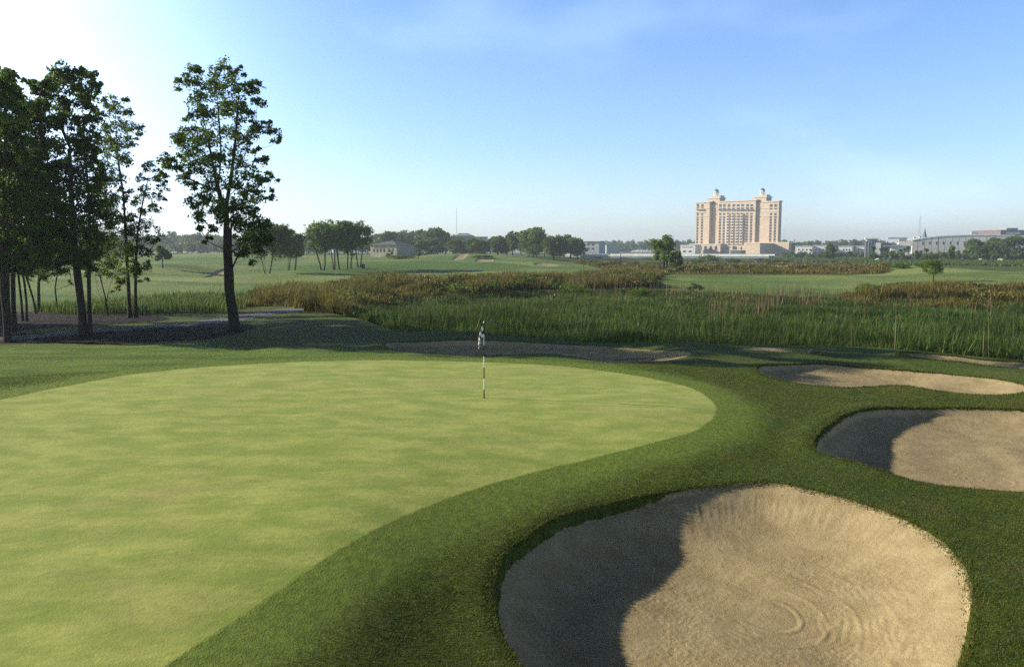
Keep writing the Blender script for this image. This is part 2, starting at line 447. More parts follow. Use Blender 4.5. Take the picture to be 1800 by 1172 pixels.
# ------------------------------------------------------------------ split the ground into its surfaces
nr, nt = GX.shape
Vx = np.stack([GX, GY, H], -1).reshape(-1, 3).astype(np.float32)
gi = np.arange(nr * nt).reshape(nr, nt)
Q = np.stack([gi[:-1, :-1], gi[:-1, 1:], gi[1:, 1:], gi[1:, :-1]], -1).reshape(-1, 4)[:, ::-1]
# smooth normals over the whole sheet, so the split leaves no seams
e1 = Vx[Q[:, 2]] - Vx[Q[:, 0]]; e2 = Vx[Q[:, 3]] - Vx[Q[:, 1]]
fn = np.cross(e1, e2); fn /= (np.linalg.norm(fn, axis=1)[:, None] + 1e-20)
if fn[len(fn) // 2, 2] < 0: Q = Q[:, ::-1]; fn = -fn
VN = np.zeros_like(Vx)
for k in range(4): np.add.at(VN, Q[:, k], fn)
VN /= (np.linalg.norm(VN, axis=1)[:, None] + 1e-20)
def fc_(A): return A.reshape(-1)[Q].mean(1)
cls = np.zeros(len(Q), int)
cls[fc_(SDM) < -.8] = 2
cls[(fc_(np.minimum(SDFL, SDFR)) < 0)] = 3
cls[(fc_(BR) < 0) & (fc_(SDM) > -.8)] = 4
cls[fc_(SDG) < 0] = 1
cls[fc_(SDU) < 0] = 5
cls[fc_(SDP) < 0] = 6
b0 = BID.reshape(-1)[Q[:, 0]]
fs = fc_(SAND)
cls[(b0 >= 0)] = 10 + b0[b0 >= 0]
ATT = dict(green=SDG, sand=SAND, path=SDP, mulch=SDU, brush=BR, fair=np.minimum(SDFL, SDFR), marsh=SDM, fair_mow=SDF2, mown=SDMO)

def mesh_np(name, V, Fq, mat=None, attrs=None, normals=None, smooth=False):
    me = bpy.data.meshes.new(name)
    n, k = Fq.shape
    me.vertices.add(len(V)); me.vertices.foreach_set('co', np.ascontiguousarray(V, np.float32).ravel())
    me.loops.add(n * k); me.loops.foreach_set('vertex_index', np.ascontiguousarray(Fq, np.int32).ravel())
    me.polygons.add(n); me.polygons.foreach_set('loop_start', np.arange(0, n * k, k, dtype=np.int32))
    try: me.polygons.foreach_set('loop_total', np.full(n, k, np.int32))
    except Exception: pass
    me.polygons.foreach_set('use_smooth', np.full(n, bool(smooth)))
    if mat: me.materials.append(mat)
    for a, v in (attrs or {}).items():
        at = me.attributes.new(a, 'FLOAT', 'POINT'); at.data.foreach_set('value', np.ascontiguousarray(v, np.float32))
    me.update(calc_edges=True)
    if normals is not None:
        me.normals_split_custom_set_from_vertices(np.ascontiguousarray(normals, np.float32).tolist())
    return me
def link(name, me, parent=None, kind=None, label=None, cat=None, group=None):
    o = bpy.data.objects.new(name, me); C.objects.link(o)
    if parent is not None: o.parent = parent
    if kind: o['kind'] = kind
    if label: o['label'] = label
    if cat: o['category'] = cat
    if group: o['group'] = group
    return o
def surf(name, c, label):
    f = Q[cls == c]
    if not len(f): print('EMPTY', name); return
    u, inv = np.unique(f, return_inverse=True)
    me = mesh_np(name, Vx[u], inv.reshape(-1, 4), M_TER, {k: v.reshape(-1)[u] for k, v in ATT.items()}, VN[u], True)
    link(name, me, kind='structure', label=label, cat='ground')
surf('ground', 0, 'dark green rough turf running round the green and bunkers')
surf('putting_green', 1, 'pale mottled putting green around the flagstick')
surf('marsh_ground', 2, 'dark mud bed under the tall green reeds')
surf('fairway', 3, 'pale dewy fairways beyond the marsh')
surf('brush_ground', 4, 'brown ground under the dry marsh brush')
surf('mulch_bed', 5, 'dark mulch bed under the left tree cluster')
surf('path', 6, 'grey cart path curving past the trees to the brush')
LB = ['large round sand bunker in the bottom right foreground', 'second sand bunker cut off by the right edge of the photo',
      'long kidney shaped pale sand bunker right of the green', 'thin far sand bunker strip beside the marsh at the right edge',
      'shaded sand bunker behind the flagstick', 'small pale sliver of sand at the marsh edge',
      'shaded sand bunker on the far left fairway', 'sand bunker on the distant green across the marsh', 'tiny sand bunker left of the one on the distant green', 'small pale sand bunker right of the distant green']
for i in range(10): surf('sand_bunker', 10 + i, LB[i])
print('terrain', time.time() - T0)
# ------------------------------------------------------------------ blades of grass, brush and reeds
def leafmat(name, cols, var='var', trans=.35, rough=.6, noise=None, spec=.2, extra=None):
    """cols: list of (position, colour) over the per-leaf random attribute"""
    t = NT(name)
    a = t.attr(var)
    r = t.n('ShaderNodeValToRGB')
    e = r.color_ramp.elements
    e[0].position, e[0].color = cols[0][0], (*cols[0][1], 1)
    e[1].position, e[1].color = cols[-1][0], (*cols[-1][1], 1)
    for p, c in cols[1:-1]:
        k = e.new(p); k.color = (*c, 1)
    t.set(r.inputs[0], a)
    col = r.outputs[0]
    if noise:
        sc, c2, amt = noise
        col = t.mix(t.math('MULTIPLY', t.step(t.noise(sc, 3), .45, .65), amt), col, c2)
    if extra: col = extra(t, col)
    d = t.bsdf(col, rough, spec=spec)
    tr = t.n('ShaderNodeBsdfTranslucent'); t.set(tr.inputs['Color'], t.mix(.35, col, (.14, .20, .02)))
    m = t.n('ShaderNodeMixShader'); m.inputs[0].default_value = trans
    t.t.links.new(d, m.inputs[1]); t.t.links.new(tr.outputs[0], m.inputs[2])
    return t.done(m.outputs[0])

def blades(name, x, y, z, h, w, az, lean, bend, mat, kind, label, cat, var=None, seg=2):
    n = len(x)
    d = np.stack([np.cos(az), np.sin(az)], -1)
    wd = np.stack([-d[:, 1], d[:, 0]], -1)
    lv = [0, .5, 1.0] if seg == 2 else [0, 1.0]
    V = []
    for k, f in enumerate(lv):
        off = (lean * f + bend * f * f) * h
        cx = x + d[:, 0] * off; cy = y + d[:, 1] * off
        cz = z + h * f * (1 - .25 * bend * f)
        if k == len(lv) - 1:
            V.append(np.stack([cx, cy, cz], -1))
        else:
            ww = w * (1 if k == 0 else .85) * .5
            V.append(np.stack([cx - wd[:, 0] * ww, cy - wd[:, 1] * ww, cz], -1))
            V.append(np.stack([cx + wd[:, 0] * ww, cy + wd[:, 1] * ww, cz], -1))
    V = np.stack(V, 1)
    k = V.shape[1]
    f = np.array([[0, 1, 3], [0, 3, 2], [2, 3, 4]] if seg == 2 else [[0, 1, 2]])
    Fq = (np.arange(n)[:, None, None] * k + f).reshape(-1, 3)
    if var is None: var = rng.random(n)
    me = mesh_np(name, V.reshape(-1, 3), Fq, mat, {'var': np.repeat(var, k)})
    return link(name, me, kind=kind, label=label, cat=cat)

def inside(x, y, pl, margin=.01):
    return sd_poly(pl, x, y, margin) < 0
def fan_points(n, r0, r1, a0, a1, power=1.0):
    """power 1: even in area; 0: log-even (constant per picture area)"""
    u = rng.random(n)
    if power == 0: r = r0 * (r1 / r0) ** u
    else: r = (r0 ** (2 * power) + u * (r1 ** (2 * power) - r0 ** (2 * power))) ** (1 / (2 * power))
    a = R(a0) + rng.random(n) * R(a1 - a0)
    return r * np.sin(a), r * np.cos(a), r

# short rough turf in the foreground
M_TURF = leafmat('turf_blades', [(0, (.034, .062, .008)), (.5, (.086, .108, .016)), (.85, (.150, .160, .03)), (1, (.22, .16, .055))], trans=.3, noise=(.9, (.16, .14, .03), .4))
x, y, r = fan_points(1250000, 5.2, 30, -42, 52, 0)
g, s_, p_ = sample(SDG, x, y), sample(SAND, x, y), sample(SDP, x, y)
keep = (g > .9 + .8 * rng.random(len(x))) & (s_ > -.07) & (p_ > 0) & (sample(SDM, x, y) > .5)
x, y, r, s_ = x[keep], y[keep], r[keep], s_[keep]
n = len(x)
h = (.012 + .017 * rng.random(n)) * (1 + 1.3 * (s_ < .06) * rng.random(n)) * np.clip(.75 + r / 40, 1, 1.6)
var = np.clip(.25 + .5 * rng.random(n) + .45 * (fbm(x * 2, y * 2, 71, 3) - .5), 0, 1)
blades('rough_grass', x, y, sample(H, x, y) - .004, h, .004 + .0006 * r, rng.random(n) * 6.28, rng.normal(0, .35, n), rng.random(n) * .6, M_TURF, 'stuff',
       'short dark rough turf blades between the green and the sand bunkers', 'grass', var, seg=1)
# longer blades hanging over the bunker rims
ex, ey, eh = [], [], []
for k in 'ABCD':
    pl = BK[k][0]; nx_ = np.roll(pl, -1, 0); L = np.hypot(*(nx_ - pl).T)
    for (ax, ay), (bx, by), l in zip(pl, nx_, L):
        if ay < 6 or ay > 45: continue
        m_ = int(l * (420 if ay < 20 else 260)); t_ = rng.random(m_); o_ = rng.normal(0, .045, m_)
        clump = .5 + 1.2 * vnoise(np.full(m_, ax * 3) + t_ * (bx - ax) * 3, np.full(m_, ay * 3) + t_ * (by - ay) * 3, 77)
        ux_, uy_ = (by - ay) / max(l, 1e-6), -(bx - ax) / max(l, 1e-6)
        ex.append(ax + (bx - ax) * t_ + ux_ * o_); ey.append(ay + (by - ay) * t_ + uy_ * o_); eh.append(.018 + .032 * rng.random(m_) * clump)
ex, ey, eh = map(np.concatenate, (ex, ey, eh)); n_e = len(ex)
rr_e = np.hypot(ex, ey)
blades('rim_grass', ex, ey, sample(H, ex, ey) - .004, eh * np.clip(.8 + rr_e / 35, 1, 1.8), .004 + .0006 * rr_e, rng.random(n_e) * 6.28, rng.normal(0, .5, n_e), rng.random(n_e) * .9, M_TURF, 'stuff',
       'ragged longer grass hanging over the rims of the sand bunkers', 'grass', np.clip(rng.random(n_e), 0, 1), seg=1)
print('turf', n, time.time() - T0)

# reeds in the marsh
def reed_extra(t, col):
    red = t.step(t.attr('dry'), .35, .8)
    return t.mix(red, col, (.11, .07, .05))
M_REED = leafmat('reed_leaves', [(0, (.014, .034, .006)), (.4, (.042, .088, .015)), (.75, (.105, .175, .030)), (.95, (.22, .29, .075)), (1, (.27, .26, .12))], trans=.34, noise=(.25, (.10, .125, .028), .45))
x, y, r = fan_points(420000, 28, 110, -14, 38, .7)
sdm = sample(SDM, x, y)
keep = (sdm < -1.3)
x, y, r, sdm = x[keep], y[keep], r[keep], sdm[keep]
n = len(x)
hm = fbm(x * .12, y * .12, 81, 3)
h = (1.72 + .5 * rng.normal(0, .45, n) + 1.7 * (hm - .5) + .9 * (fbm(x * .5, y * .5, 87, 2) - .5)) * sstep(-.9, -2.6, sdm) ** .4 * (1 - .45 * sstep(50, 75, r))
h = np.clip(h, .7, 3.0)
# lower, mixed growth toward the far side and the left end
far = sstep(-9, 60, 0 * x)
az = rng.random(n) * 6.28
var = np.clip(rng.random(n) * .7 + .9 * (fbm(x * .35, y * .35, 83, 3) - .38), 0, 1)
blades('marsh_reeds', x, y, sample(H, x, y) - .05, h, .045 + .0006 * r, az, rng.normal(.05, .22, n), np.abs(rng.normal(.3, .32, n)), M_REED, 'stuff',
       'dense tall green reeds filling the marsh behind the green', 'reeds', var)
print('reeds', n, time.time() - T0)
# dead stems at the foot of the reeds and rusty seed heads standing above them
M_DRY = leafmat('dry_stems', [(0, (.10, .055, .035)), (.5, (.17, .105, .06)), (1, (.26, .18, .10))], trans=.25)
RUST = [outline(p) for p in ([(1340,560),(1400,540),(1470,535),(1480,520),(1400,512),(1340,522),(1325,540)], [(1220,545),(1330,560),(1340,530),(1230,520)], [(1050,520),(1230,522),(1230,512),(1060,508)])]
x, y, r = fan_points(150000, 30, 120, -12, 38, .8)
sdm = sample(SDM, x, y)
m = np.zeros(len(x), bool)
for pl in RUST: m |= inside(x, y, pl)
keep = ((sdm < -.8) & ((m & (rng.random(len(x)) < .13 * sstep(.42, .62, fbm(x * .5, y * .35, 85, 3)))) | (rng.random(len(x)) < .014))) | (m & (sdm > -.8) & (rng.random(len(x)) < .03))
x, y, r, sdm, m = [q[keep] for q in (x, y, r, sdm, m)]
n = len(x)
h = np.where(m, 2.3 + .35 * rng.normal(0, 1, n), 1.9 + .4 * rng.normal(0, 1, n)); h = np.where(sdm > -.8, 1.1, h)
blades('dry_reed_stems', x, y, sample(H, x, y) - .05, np.clip(h, .5, 3.2), .022 + .0002 * r, rng.random(n) * 6.28, rng.normal(.0, .10, n), np.abs(rng.normal(.05, .1, n)), M_DRY, 'stuff',
       'rusty brown dead stems standing among the green reeds', 'reeds')

# reed strip beyond the cart path, left
STRIP = outline([(150,536),(250,527),(330,521),(430,520),(440,526),(430,541),(400,547),(300,551),(180,553),(100,552),(60,545)])
x, y, r = fan_points(60000, 45, 120, -36, -15, .8)
m = inside(x, y, STRIP)
x, y, r = x[m], y[m], r[m]; n = len(x)
blades('path_side_reeds', x, y, sample(H, x, y) - .05, np.clip(rng.normal(.62, .22, n), .2, 1.2), .035 + .0003 * r, rng.random(n) * 6.28, rng.normal(.05, .12, n), np.abs(rng.normal(.15, .15, n)), M_REED, 'stuff',
       'strip of green reeds behind the left trees and the cart path', 'reeds')

# brown brush on the berm and on the right
M_BRUSH = leafmat('brush_blades', [(0, (.035, .042, .008)), (.25, (.085, .085, .016)), (.55, (.18, .135, .036)), (.82, (.32, .245, .085)), (1, (.09, .125, .02))], trans=.35)
def brush(name, pls, n0, r0, r1, a0, a1, hh, label, wmul=1.0, hump=.9, dens=1.0):
    x, y, r = fan_points(n0, r0, r1, a0, a1, .75)
    m = np.zeros(len(x), bool); sd = np.full(len(x), 9.)
    for pl in pls:
        q = sd_poly(pl, x, y, 6.0); sd = np.minimum(sd, q)
    wob = (fbm(x * .35, y * .35, 93, 3) - .5) * 3
    k = sd + wob < 0
    x, y, r, sd = x[k], y[k], r[k], sd[k]; n = len(x)
    hum = fbm(x * .28, y * .28, 91, 3)
    h = hh * (.35 + hump * 1.7 * sstep(.35, .68, hum)) * (.5 + .7 * rng.random(n))
    var = np.clip(.15 + .7 * fbm(x * .15, y * .3, 97, 4) + .25 * rng.normal(0, 1, n) * .6 + .0, 0, 1)
    blades(name, x, y, sample(H, x, y) - .05, h, (.03 + .0005 * r) * wmul, rng.random(n) * 6.28, rng.normal(.1, .3, n), np.abs(rng.normal(.3, .3, n)), M_BRUSH, 'stuff', label, 'brush', var)
    print(name, n)
brush('dry_brush', [BRUSH[0], BRUSH[1]], 330000, 42, 190, -20, 12, .88, 'brown and olive dry brush on the berm between reeds and fairway')
brush('golden_brush', [BRUSH[2]], 160000, 50, 130, 18, 40, .8, 'golden brown brush at the right behind the reeds')
brush('marsh_plain_grass', [BRFAR], 120000, 130, 330, 3, 26, .9, 'flat brown marsh grass stretching toward the bridge and the hotel', 1.3, .5)
# green weeds on the far bank at the right
FARG = outline([(1340,456),(1500,455),(1700,455.5),(2100,457),(2100,468),(1800,468),(1700,467),(1560,467),(1500,462),(1350,460)])
M_WEED = leafmat('weed_leaves', [(0, (.04, .075, .014)), (.6, (.10, .15, .028)), (1, (.18, .21, .055))], trans=.4)
x, y, r = fan_points(90000, 150, 640, 15, 40, .6)
m = inside(x, y, FARG); x, y, r = x[m], y[m], r[m]; n = len(x)
blades('bank_weeds', x, y, sample(H, x, y) - .05, (.8 + .9 * fbm(x * .06, y * .06, 99, 3)) * (.6 + .6 * rng.random(n)), .12 + .0011 * r, rng.random(n) * 6.28, rng.normal(.1, .3, n), np.abs(rng.normal(.3, .3, n)), M_WEED, 'stuff',
       'bright green weeds on the far bank below the car park', 'weeds')
print('veg', time.time() - T0)

# ------------------------------------------------------------------ trees
M_BARK = NT('bark')
_b = M_BARK.noise(9, 4, .7, vec=M_BARK.obj(), stretch=(1, 1, .18))
M_BARK = M_BARK.done(M_BARK.bsdf(M_BARK.mix(_b, (.018, .014, .010), (.065, .053, .040)), .9, M_BARK.bump(_b, .8, .03), spec=.1))
M_LEAF = leafmat('broad_leaves', [(0, (.018, .042, .005)), (.5, (.065, .128, .012)), (.85, (.15, .235, .024)), (1, (.23, .31, .04))], trans=.45, rough=.55)
M_LEAF2 = leafmat('light_leaves', [(0, (.05, .095, .015)), (.6, (.14, .235, .03)), (1, (.25, .34, .055))], trans=.48)
M_LEAF3 = leafmat('far_leaves', [(0, (.038, .075, .012)), (.5, (.085, .145, .024)), (1, (.17, .23, .045))], trans=.35, noise=(.05, (.11, .15, .03), .6))

def tube_np(path, rad, sides=7):
    P = np.array(path, float); n = len(P)
    T = np.gradient(P, axis=0); T /= np.linalg.norm(T, axis=1)[:, None] + 1e-12
    up = np.array([1.0, 0, 0]) if abs(T[0][0]) < .8 else np.array([0, 1.0, 0])
    A = np.cross(T, up); A /= np.linalg.norm(A, axis=1)[:, None] + 1e-12
    B = np.cross(T, A)
    a = np.linspace(0, 2 * math.pi, sides, endpoint=False)
    V = P[:, None] + (A[:, None] * np.cos(a)[None, :, None] + B[:, None] * np.sin(a)[None, :, None]) * np.array(rad)[:, None, None]
    i = np.arange(n - 1)[:, None] * sides; j = np.arange(sides)[None]
    q = np.stack([i + j, i + (j + 1) % sides, i + sides + (j + 1) % sides, i + sides + j], -1).reshape(-1, 4)
    return V.reshape(-1, 3), q
class MB:
    def __init__(s): s.V = []; s.F = []; s.n = 0
    def add(s, V, Fq):
        V = np.asarray(V, float); s.V.append(V); s.F.append(np.asarray(Fq) + s.n); s.n += len(V)
    def tube(s, p, r, sides=7): s.add(*tube_np(p, r, sides))
    def box(s, x0, x1, y0, y1, z0, z1):
        V = [(x, y, z) for z in (z0, z1) for x, y in ((x0, y0), (x1, y0), (x1, y1), (x0, y1))]
        s.add(V, [[0, 3, 2, 1], [4, 5, 6, 7], [0, 1, 5, 4], [1, 2, 6, 5], [2, 3, 7, 6], [3, 0, 4, 7]])
    def mesh(s, name, mat, smooth=False):
        return mesh_np(name, np.concatenate(s.V), np.concatenate(s.F), mat, smooth=smooth)
    def build(s, name, mat, parent=None, smooth=False, **kw):
        return link(name, s.mesh(name, mat, smooth), parent, **kw)

def skeleton(trunks, blobs, rg, r_tip=.018, p=.5, wig=.12):
    """trunks: list of polylines; limbs reach from the nearest lower node to every blob"""
    nodes, par, cnt, chain = [], [], [], []
    for tr in trunks:
        tr = np.array(tr, float)
        seg = np.linspace(0, len(tr) - 1, max(8, len(tr) * 4))
        pts = np.stack([np.interp(seg, np.arange(len(tr)), tr[:, k]) for k in range(3)], -1)
        best = -1
        if nodes and tr[0][2] > .4:
            best = int(np.argmin([np.linalg.norm(np.array(q) - pts[0]) for q in nodes]))
        for i, q in enumerate(pts):
            nodes.append(tuple(q)); par.append(best if i == 0 else len(nodes) - 2)
    nt0 = len(nodes)
    order = sorted(range(len(blobs)), key=lambda i: min(np.linalg.norm(np.array(blobs[i][:3]) - np.array(q)) for q in nodes[:nt0]))
    leafn = []
    for i in order:
        b = np.array(blobs[i][:3])
        N = np.array(nodes); d = b - N
        dist = np.linalg.norm(d, axis=1)
        hd = np.hypot(d[:, 0], d[:, 1])
        cost = dist + np.where(d[:, 2] < .35 * hd, 1.2 * (.35 * hd - d[:, 2]), 0) + np.where(N[:, 2] < .15 * N[:, 2].max(), 3, 0)
        k = int(np.argmin(cost)); a = N[k]; L = dist[k]
        m = max(3, int(L / .5) + 1)
        last = k
        mid = (a + b) / 2 + np.array([0, 0, -.10 * L]) + rg.normal(0, wig * L * .5, 3)
        for q in range(1, m + 1):
            t = q / m
            pnt = (1 - t) ** 2 * a + 2 * t * (1 - t) * mid + t * t * b
            nodes.append(tuple(pnt)); par.append(last); last = len(nodes) - 1
        leafn.append((last, blobs[i][3]))
    w = np.zeros(len(nodes))
    for l, rr in leafn: w[l] += rr
    for i in range(len(nodes) - 1, -1, -1):
        if par[i] >= 0: w[par[i]] += w[i]
    return np.array(nodes), par, w, leafn

def tree_meshes(trunks, blobs, seed, r_base, leaf=.13, dens=1.0, sprays=10, per=26, flat=.68, sides=7, twigs=True, pw=.72):
    rg = np.random.default_rng(seed)
    N, par, w, leafn = skeleton(trunks, blobs, rg)
    rad = r_base * (w / max(w.max(), 1e-6)) ** pw
    rad = np.maximum(rad, .008)
    zr = N[:, 2]
    rad = rad * (1 + .55 * np.exp(-np.maximum(zr, 0) / .35) * (rad > .3 * r_base))
    kids = {}
    for i, p_ in enumerate(par): kids.setdefault(p_, []).append(i)
    mb = MB()
    starts = [(p_, c) for p_, cs in kids.items() for k, c in enumerate(sorted(cs, key=lambda c: -w[c])) if k > 0 or p_ == -1]
    for p_, c in starts:
        path = [N[p_]] if p_ >= 0 else []; rr = [min(rad[c] * 1.15, rad[p_])] if p_ >= 0 else []
        cur = c
        while True:
            path.append(N[cur]); rr.append(rad[cur])
            if cur not in kids: break
            cur = max(kids[cur], key=lambda q: w[q])
        if len(path) >= 2: mb.tube(path, rr, sides if rr[0] > .06 else 5 if rr[0] > .03 else 3)
    P = []; SZ = []; CT = []
    for bx, by, bz, br in blobs:
        c = np.array([bx, by, bz])
        ns = max(2, int(sprays * (br / 1.0) ** 1.3))
        for k in range(ns):
            v = rg.normal(0, 1, 3); v /= np.linalg.norm(v); v *= br * (.25 + .85 * rg.random()); v[2] *= .85
            sc = c + v; sr = br * (.22 + .22 * rg.random())
            if twigs and rg.random() < .5: mb.tube([c + rg.normal(0, .03, 3), (c + sc) / 2 + rg.normal(0, .05, 3) * br, sc], [.014, .010, .005], 3)
            m = int(per * dens)
            o = rg.normal(0, .55, (m, 3)) * sr; o[:, 2] *= flat
            o[:, 2] -= .25 * (o[:, 0] ** 2 + o[:, 1] ** 2) / sr
            P.append(sc + o); CT.append(np.full(m, rg.random()))
            SZ.append(leaf * (.48 + .95 * rg.random(m) ** 1.5))
    P = np.concatenate(P); SZ = np.concatenate(SZ); CT = np.concatenate(CT); n = len(P)
    nrm = rg.normal(0, 1, (n, 3)) * .75 + np.array([0, 0, .55]); nrm /= np.linalg.norm(nrm, axis=1)[:, None]
    t = np.cross(nrm, rg.normal(0, 1, (n, 3))); t /= np.linalg.norm(t, axis=1)[:, None]
    b = np.cross(nrm, t)
    V = np.stack([P - t * SZ[:, None] * .62, P + b * SZ[:, None] * .36 + t * SZ[:, None] * .1, P + t * SZ[:, None] * .62, P - b * SZ[:, None] * .36 + t * SZ[:, None] * .1], 1)
    Fq = np.arange(n * 4).reshape(n, 4)
    var = np.clip(.55 * CT + .45 * rg.random(n), 0, 1)
    return mb, (V.reshape(-1, 3), Fq, np.repeat(var, 4)), n

def tree(loc, trunks, blobs, seed, r_base, label, name='tree', cat='tree', group=None, mat=None, **kw):
    o = link(name, None, label=label, cat=cat, group=group); o.location = loc
    mb, (V, Fq, var), n = tree_meshes(trunks, blobs, seed, r_base, **kw)
    mb.build('trunk', M_BARK, o, smooth=True)
    link('crown', mesh_np('crown', V, Fq, mat or M_LEAF, {'var': var}), o)
    return o
def copy_tree(o, loc, rz, sc, label, group=None, name=None):
    c = o.copy(); C.objects.link(c); c.location = loc; c.rotation_euler = (0, 0, rz); c.scale = sc if isinstance(sc, tuple) else (sc,) * 3
    c['label'] = label
    if group: c['group'] = group
    elif 'group' in c: del c['group']
    if name: c.name = name
    for ch in [q for q in bpy.data.objects if q.parent == o]:
        d = ch.copy(); C.objects.link(d); d.parent = c
    return c

# near trees, traced at their own distance: zoom coordinates (Z) = 2.2115 * (photo px), offset y 90
def zp(zx, zy): return zx / 2.2115, 90 + zy / 2.2115
def traced(base, trunksZ, blobsZ, seed, r_base, label, spread=.8, **kw):
    bpx, bpy_ = zp(*base)
    x0, y0, z0 = on_ground(bpx, bpy_, 25, 80)
    rg = np.random.default_rng(seed)
    def w(zx, zy, dy=0):
        X, Y, Z = at_y(*zp(zx, zy), y0 + dy)
        return (X - x0, dy, Z - z0)
    tr = [[w(*p[:2], p[2] if len(p) > 2 else 0) for p in t] for t in trunksZ]
    for t in tr:
        if t[0][2] < .4: t.insert(0, (t[0][0], t[0][1], t[0][2] - .35))
    bl = []
    pm = y0 / F / 2.2115
    cx = np.mean([b[0] for b in blobsZ]); hw = (max(b[0] for b in blobsZ) - min(b[0] for b in blobsZ)) / 2 + 1
    for bx, by, br in blobsZ:
        e = math.sqrt(max(.08, 1 - min(1, abs(bx - cx) / hw) ** 2)) * hw * pm
        dy = rg.uniform(-1, 1) * e * spread
        X, Y, Z = at_y(*zp(bx, by), y0 + dy)
        bl.append((X - x0, dy, Z - z0, br * pm * 1.2))
    return tree((x0, y0, z0), tr, bl, seed, r_base * .62, label, **kw)
# ------------------------------------------------------------------ the near trees at the left
T3 = [(760,70,35),(870,60,40),(920,75,25),(710,120,32),(770,170,52),(850,130,52),(930,150,48),(980,130,32),(1000,200,28),(880,220,58),(800,240,52),(950,240,46),(1000,290,38),(1050,310,32),(1075,352,20),(730,300,42),(690,330,34),(780,340,52),(880,330,58),(960,340,46),(740,380,52),(665,425,36),(700,450,36),(640,485,24),(720,490,34),(790,440,52),(860,430,52),(940,430,48),(1020,420,28),(1000,380,18),(840,500,48),(940,510,46),(1020,500,34),(1060,490,24),(1050,560,24),(980,560,42),(760,530,24),(880,580,46),(800,570,44),(765,600,40),(830,620,46),(930,610,50),(990,600,30),(770,680,20),(960,670,52),(900,660,46),(1020,680,40),(960,730,46),(1030,740,34),(830,690,24),(810,740,20),(970,800,26),(930,780,26),(1000,760,26),(780,640,26),(650,440,24)]
traced((912,1080), [[(912,1078),(905,1010),(892,930),(890,860),(885,780),(886,700),(865,600),(835,480),(805,320,.8),(775,180,1.2)],
                    [(880,690),(880,600),(900,480),(915,350,-.4),(925,200,-.6),(890,80,-.3)],
                    [(893,860),(925,800),(960,750,.6),(1000,690,1)], [(850,520),(860,400),(850,250,-1),(840,130,-1.2)]],
       T3, 11, .40, 'tall leafy tree standing alone right of the dark left cluster beside the cart path', spread=.75, leaf=.12, sprays=20.7, per=56)

CL = [(280,75,40),(340,100,42),(230,100,40),(180,110,38),(130,130,34),(380,130,28),(200,170,50),(290,150,50),(330,190,46),(250,210,50),(140,210,50),(160,270,50),(110,250,40),(230,280,40),(300,290,50),(350,260,34),
      (150,340,50),(220,360,45),(290,370,52),(350,340,40),(130,420,55),(210,440,58),(290,450,58),(360,420,45),(150,500,60),(230,520,60),(320,530,60),(390,500,45),(120,580,60),(200,600,64),(290,610,64),(370,590,55),(160,680,64),(250,700,66),(340,690,60),(410,650,40),(200,770,55),(290,780,55),(370,770,50),(130,740,50),(240,830,35),(330,830,35)]
traced((335,1100), [[(325,1098),(318,1000),(305,900),(290,780),(280,600),(270,400),(255,200)],
                    [(352,1098),(348,1000),(345,880),(350,760),(345,560),(330,400),(320,200)], [(275,380),(240,300),(190,230)]],
       CL, 12, .29, 'tall dark tree with a double trunk at the middle of the left cluster', spread=.8, leaf=.13, sprays=24.1, per=62)
CD = [(490,190,20),(430,200,30),(400,240,28),(450,235,34),(500,240,26),(470,290,40),(420,300,40),(520,300,30),(540,330,16),(500,350,34),(440,360,45),(390,370,40),(470,410,42),(410,440,45),(500,430,16),(440,500,45),(390,540,48),(480,540,24),(440,590,45),(500,580,26),(400,630,50),(470,650,42),(510,640,24),(440,710,50),(500,700,36),(400,740,50),(470,780,48),(520,770,30),(430,830,40),(500,840,34),(465,890,26),(540,850,26)]
traced((503,1035), [[(505,1033),(500,930),(494,820),(488,700),(480,560),(455,400),(450,250)]], CD, 13, .19,
       'slim dark tree with a straight thin trunk on the right side of the left cluster', spread=.9, leaf=.12, sprays=19.5, per=51)
CE = [(590,440,28),(560,450,18),(620,470,26),(640,520,26),(600,500,26),(545,490,24),(570,540,30),(540,560,28),(610,560,22),(635,570,14),(590,610,26),(550,620,30),(530,670,34),(580,680,32),(610,720,26),(550,730,34),(530,780,34),(580,780,30),(600,750,18),(560,840,28),(520,860,24),(560,890,18),(610,600,14)]
traced((530,1035), [[(530,1033),(527,930),(528,820),(535,700),(560,560),(585,460)]], CE, 14, .15,
       'thin open tree with small leaf tufts at the right edge of the left cluster', spread=.9, leaf=.11, sprays=17.2, per=44)
CA = [(10,75,30),(55,100,28),(30,130,40),(-20,110,50),(-60,180,60),(10,190,45),(60,170,40),(80,240,30),(30,260,50),(-40,280,60),(70,320,40),(20,350,50),(-40,380,60),(60,400,45),(100,430,36),(20,450,55),(-40,480,60),(60,520,55),(10,560,60),(-60,600,60),(60,620,55),(0,680,60),(70,720,50),(-70,720,60),(20,780,50),(80,800,40),(-40,800,50)]
traced((28,1128), [[(30,1126),(22,1030),(12,930),(8,780),(15,560),(20,350),(15,150)], [(10,800),(-15,640),(-40,420),(-40,200)]], CA, 15, .22,
       'tall dark tree with its leaning trunk nearest the left edge of the photo', spread=.8, leaf=.13, sprays=23.0, per=60)
CBt = [(60,300,50),(110,360,50),(60,420,55),(110,480,55),(50,540,60),(120,600,60),(60,660,60),(130,700,55),(70,760,55),(140,800,40),(30,830,40),(90,840,40),(-10,600,60),(-10,740,60)]
traced((58,1090), [[(58,1088),(52,980),(50,880),(55,700),(70,500),(80,350)]], CBt, 16, .19,
       'dark tree with a straight trunk just right of the leaning one, left edge', spread=.9, leaf=.13, sprays=23.0, per=60)
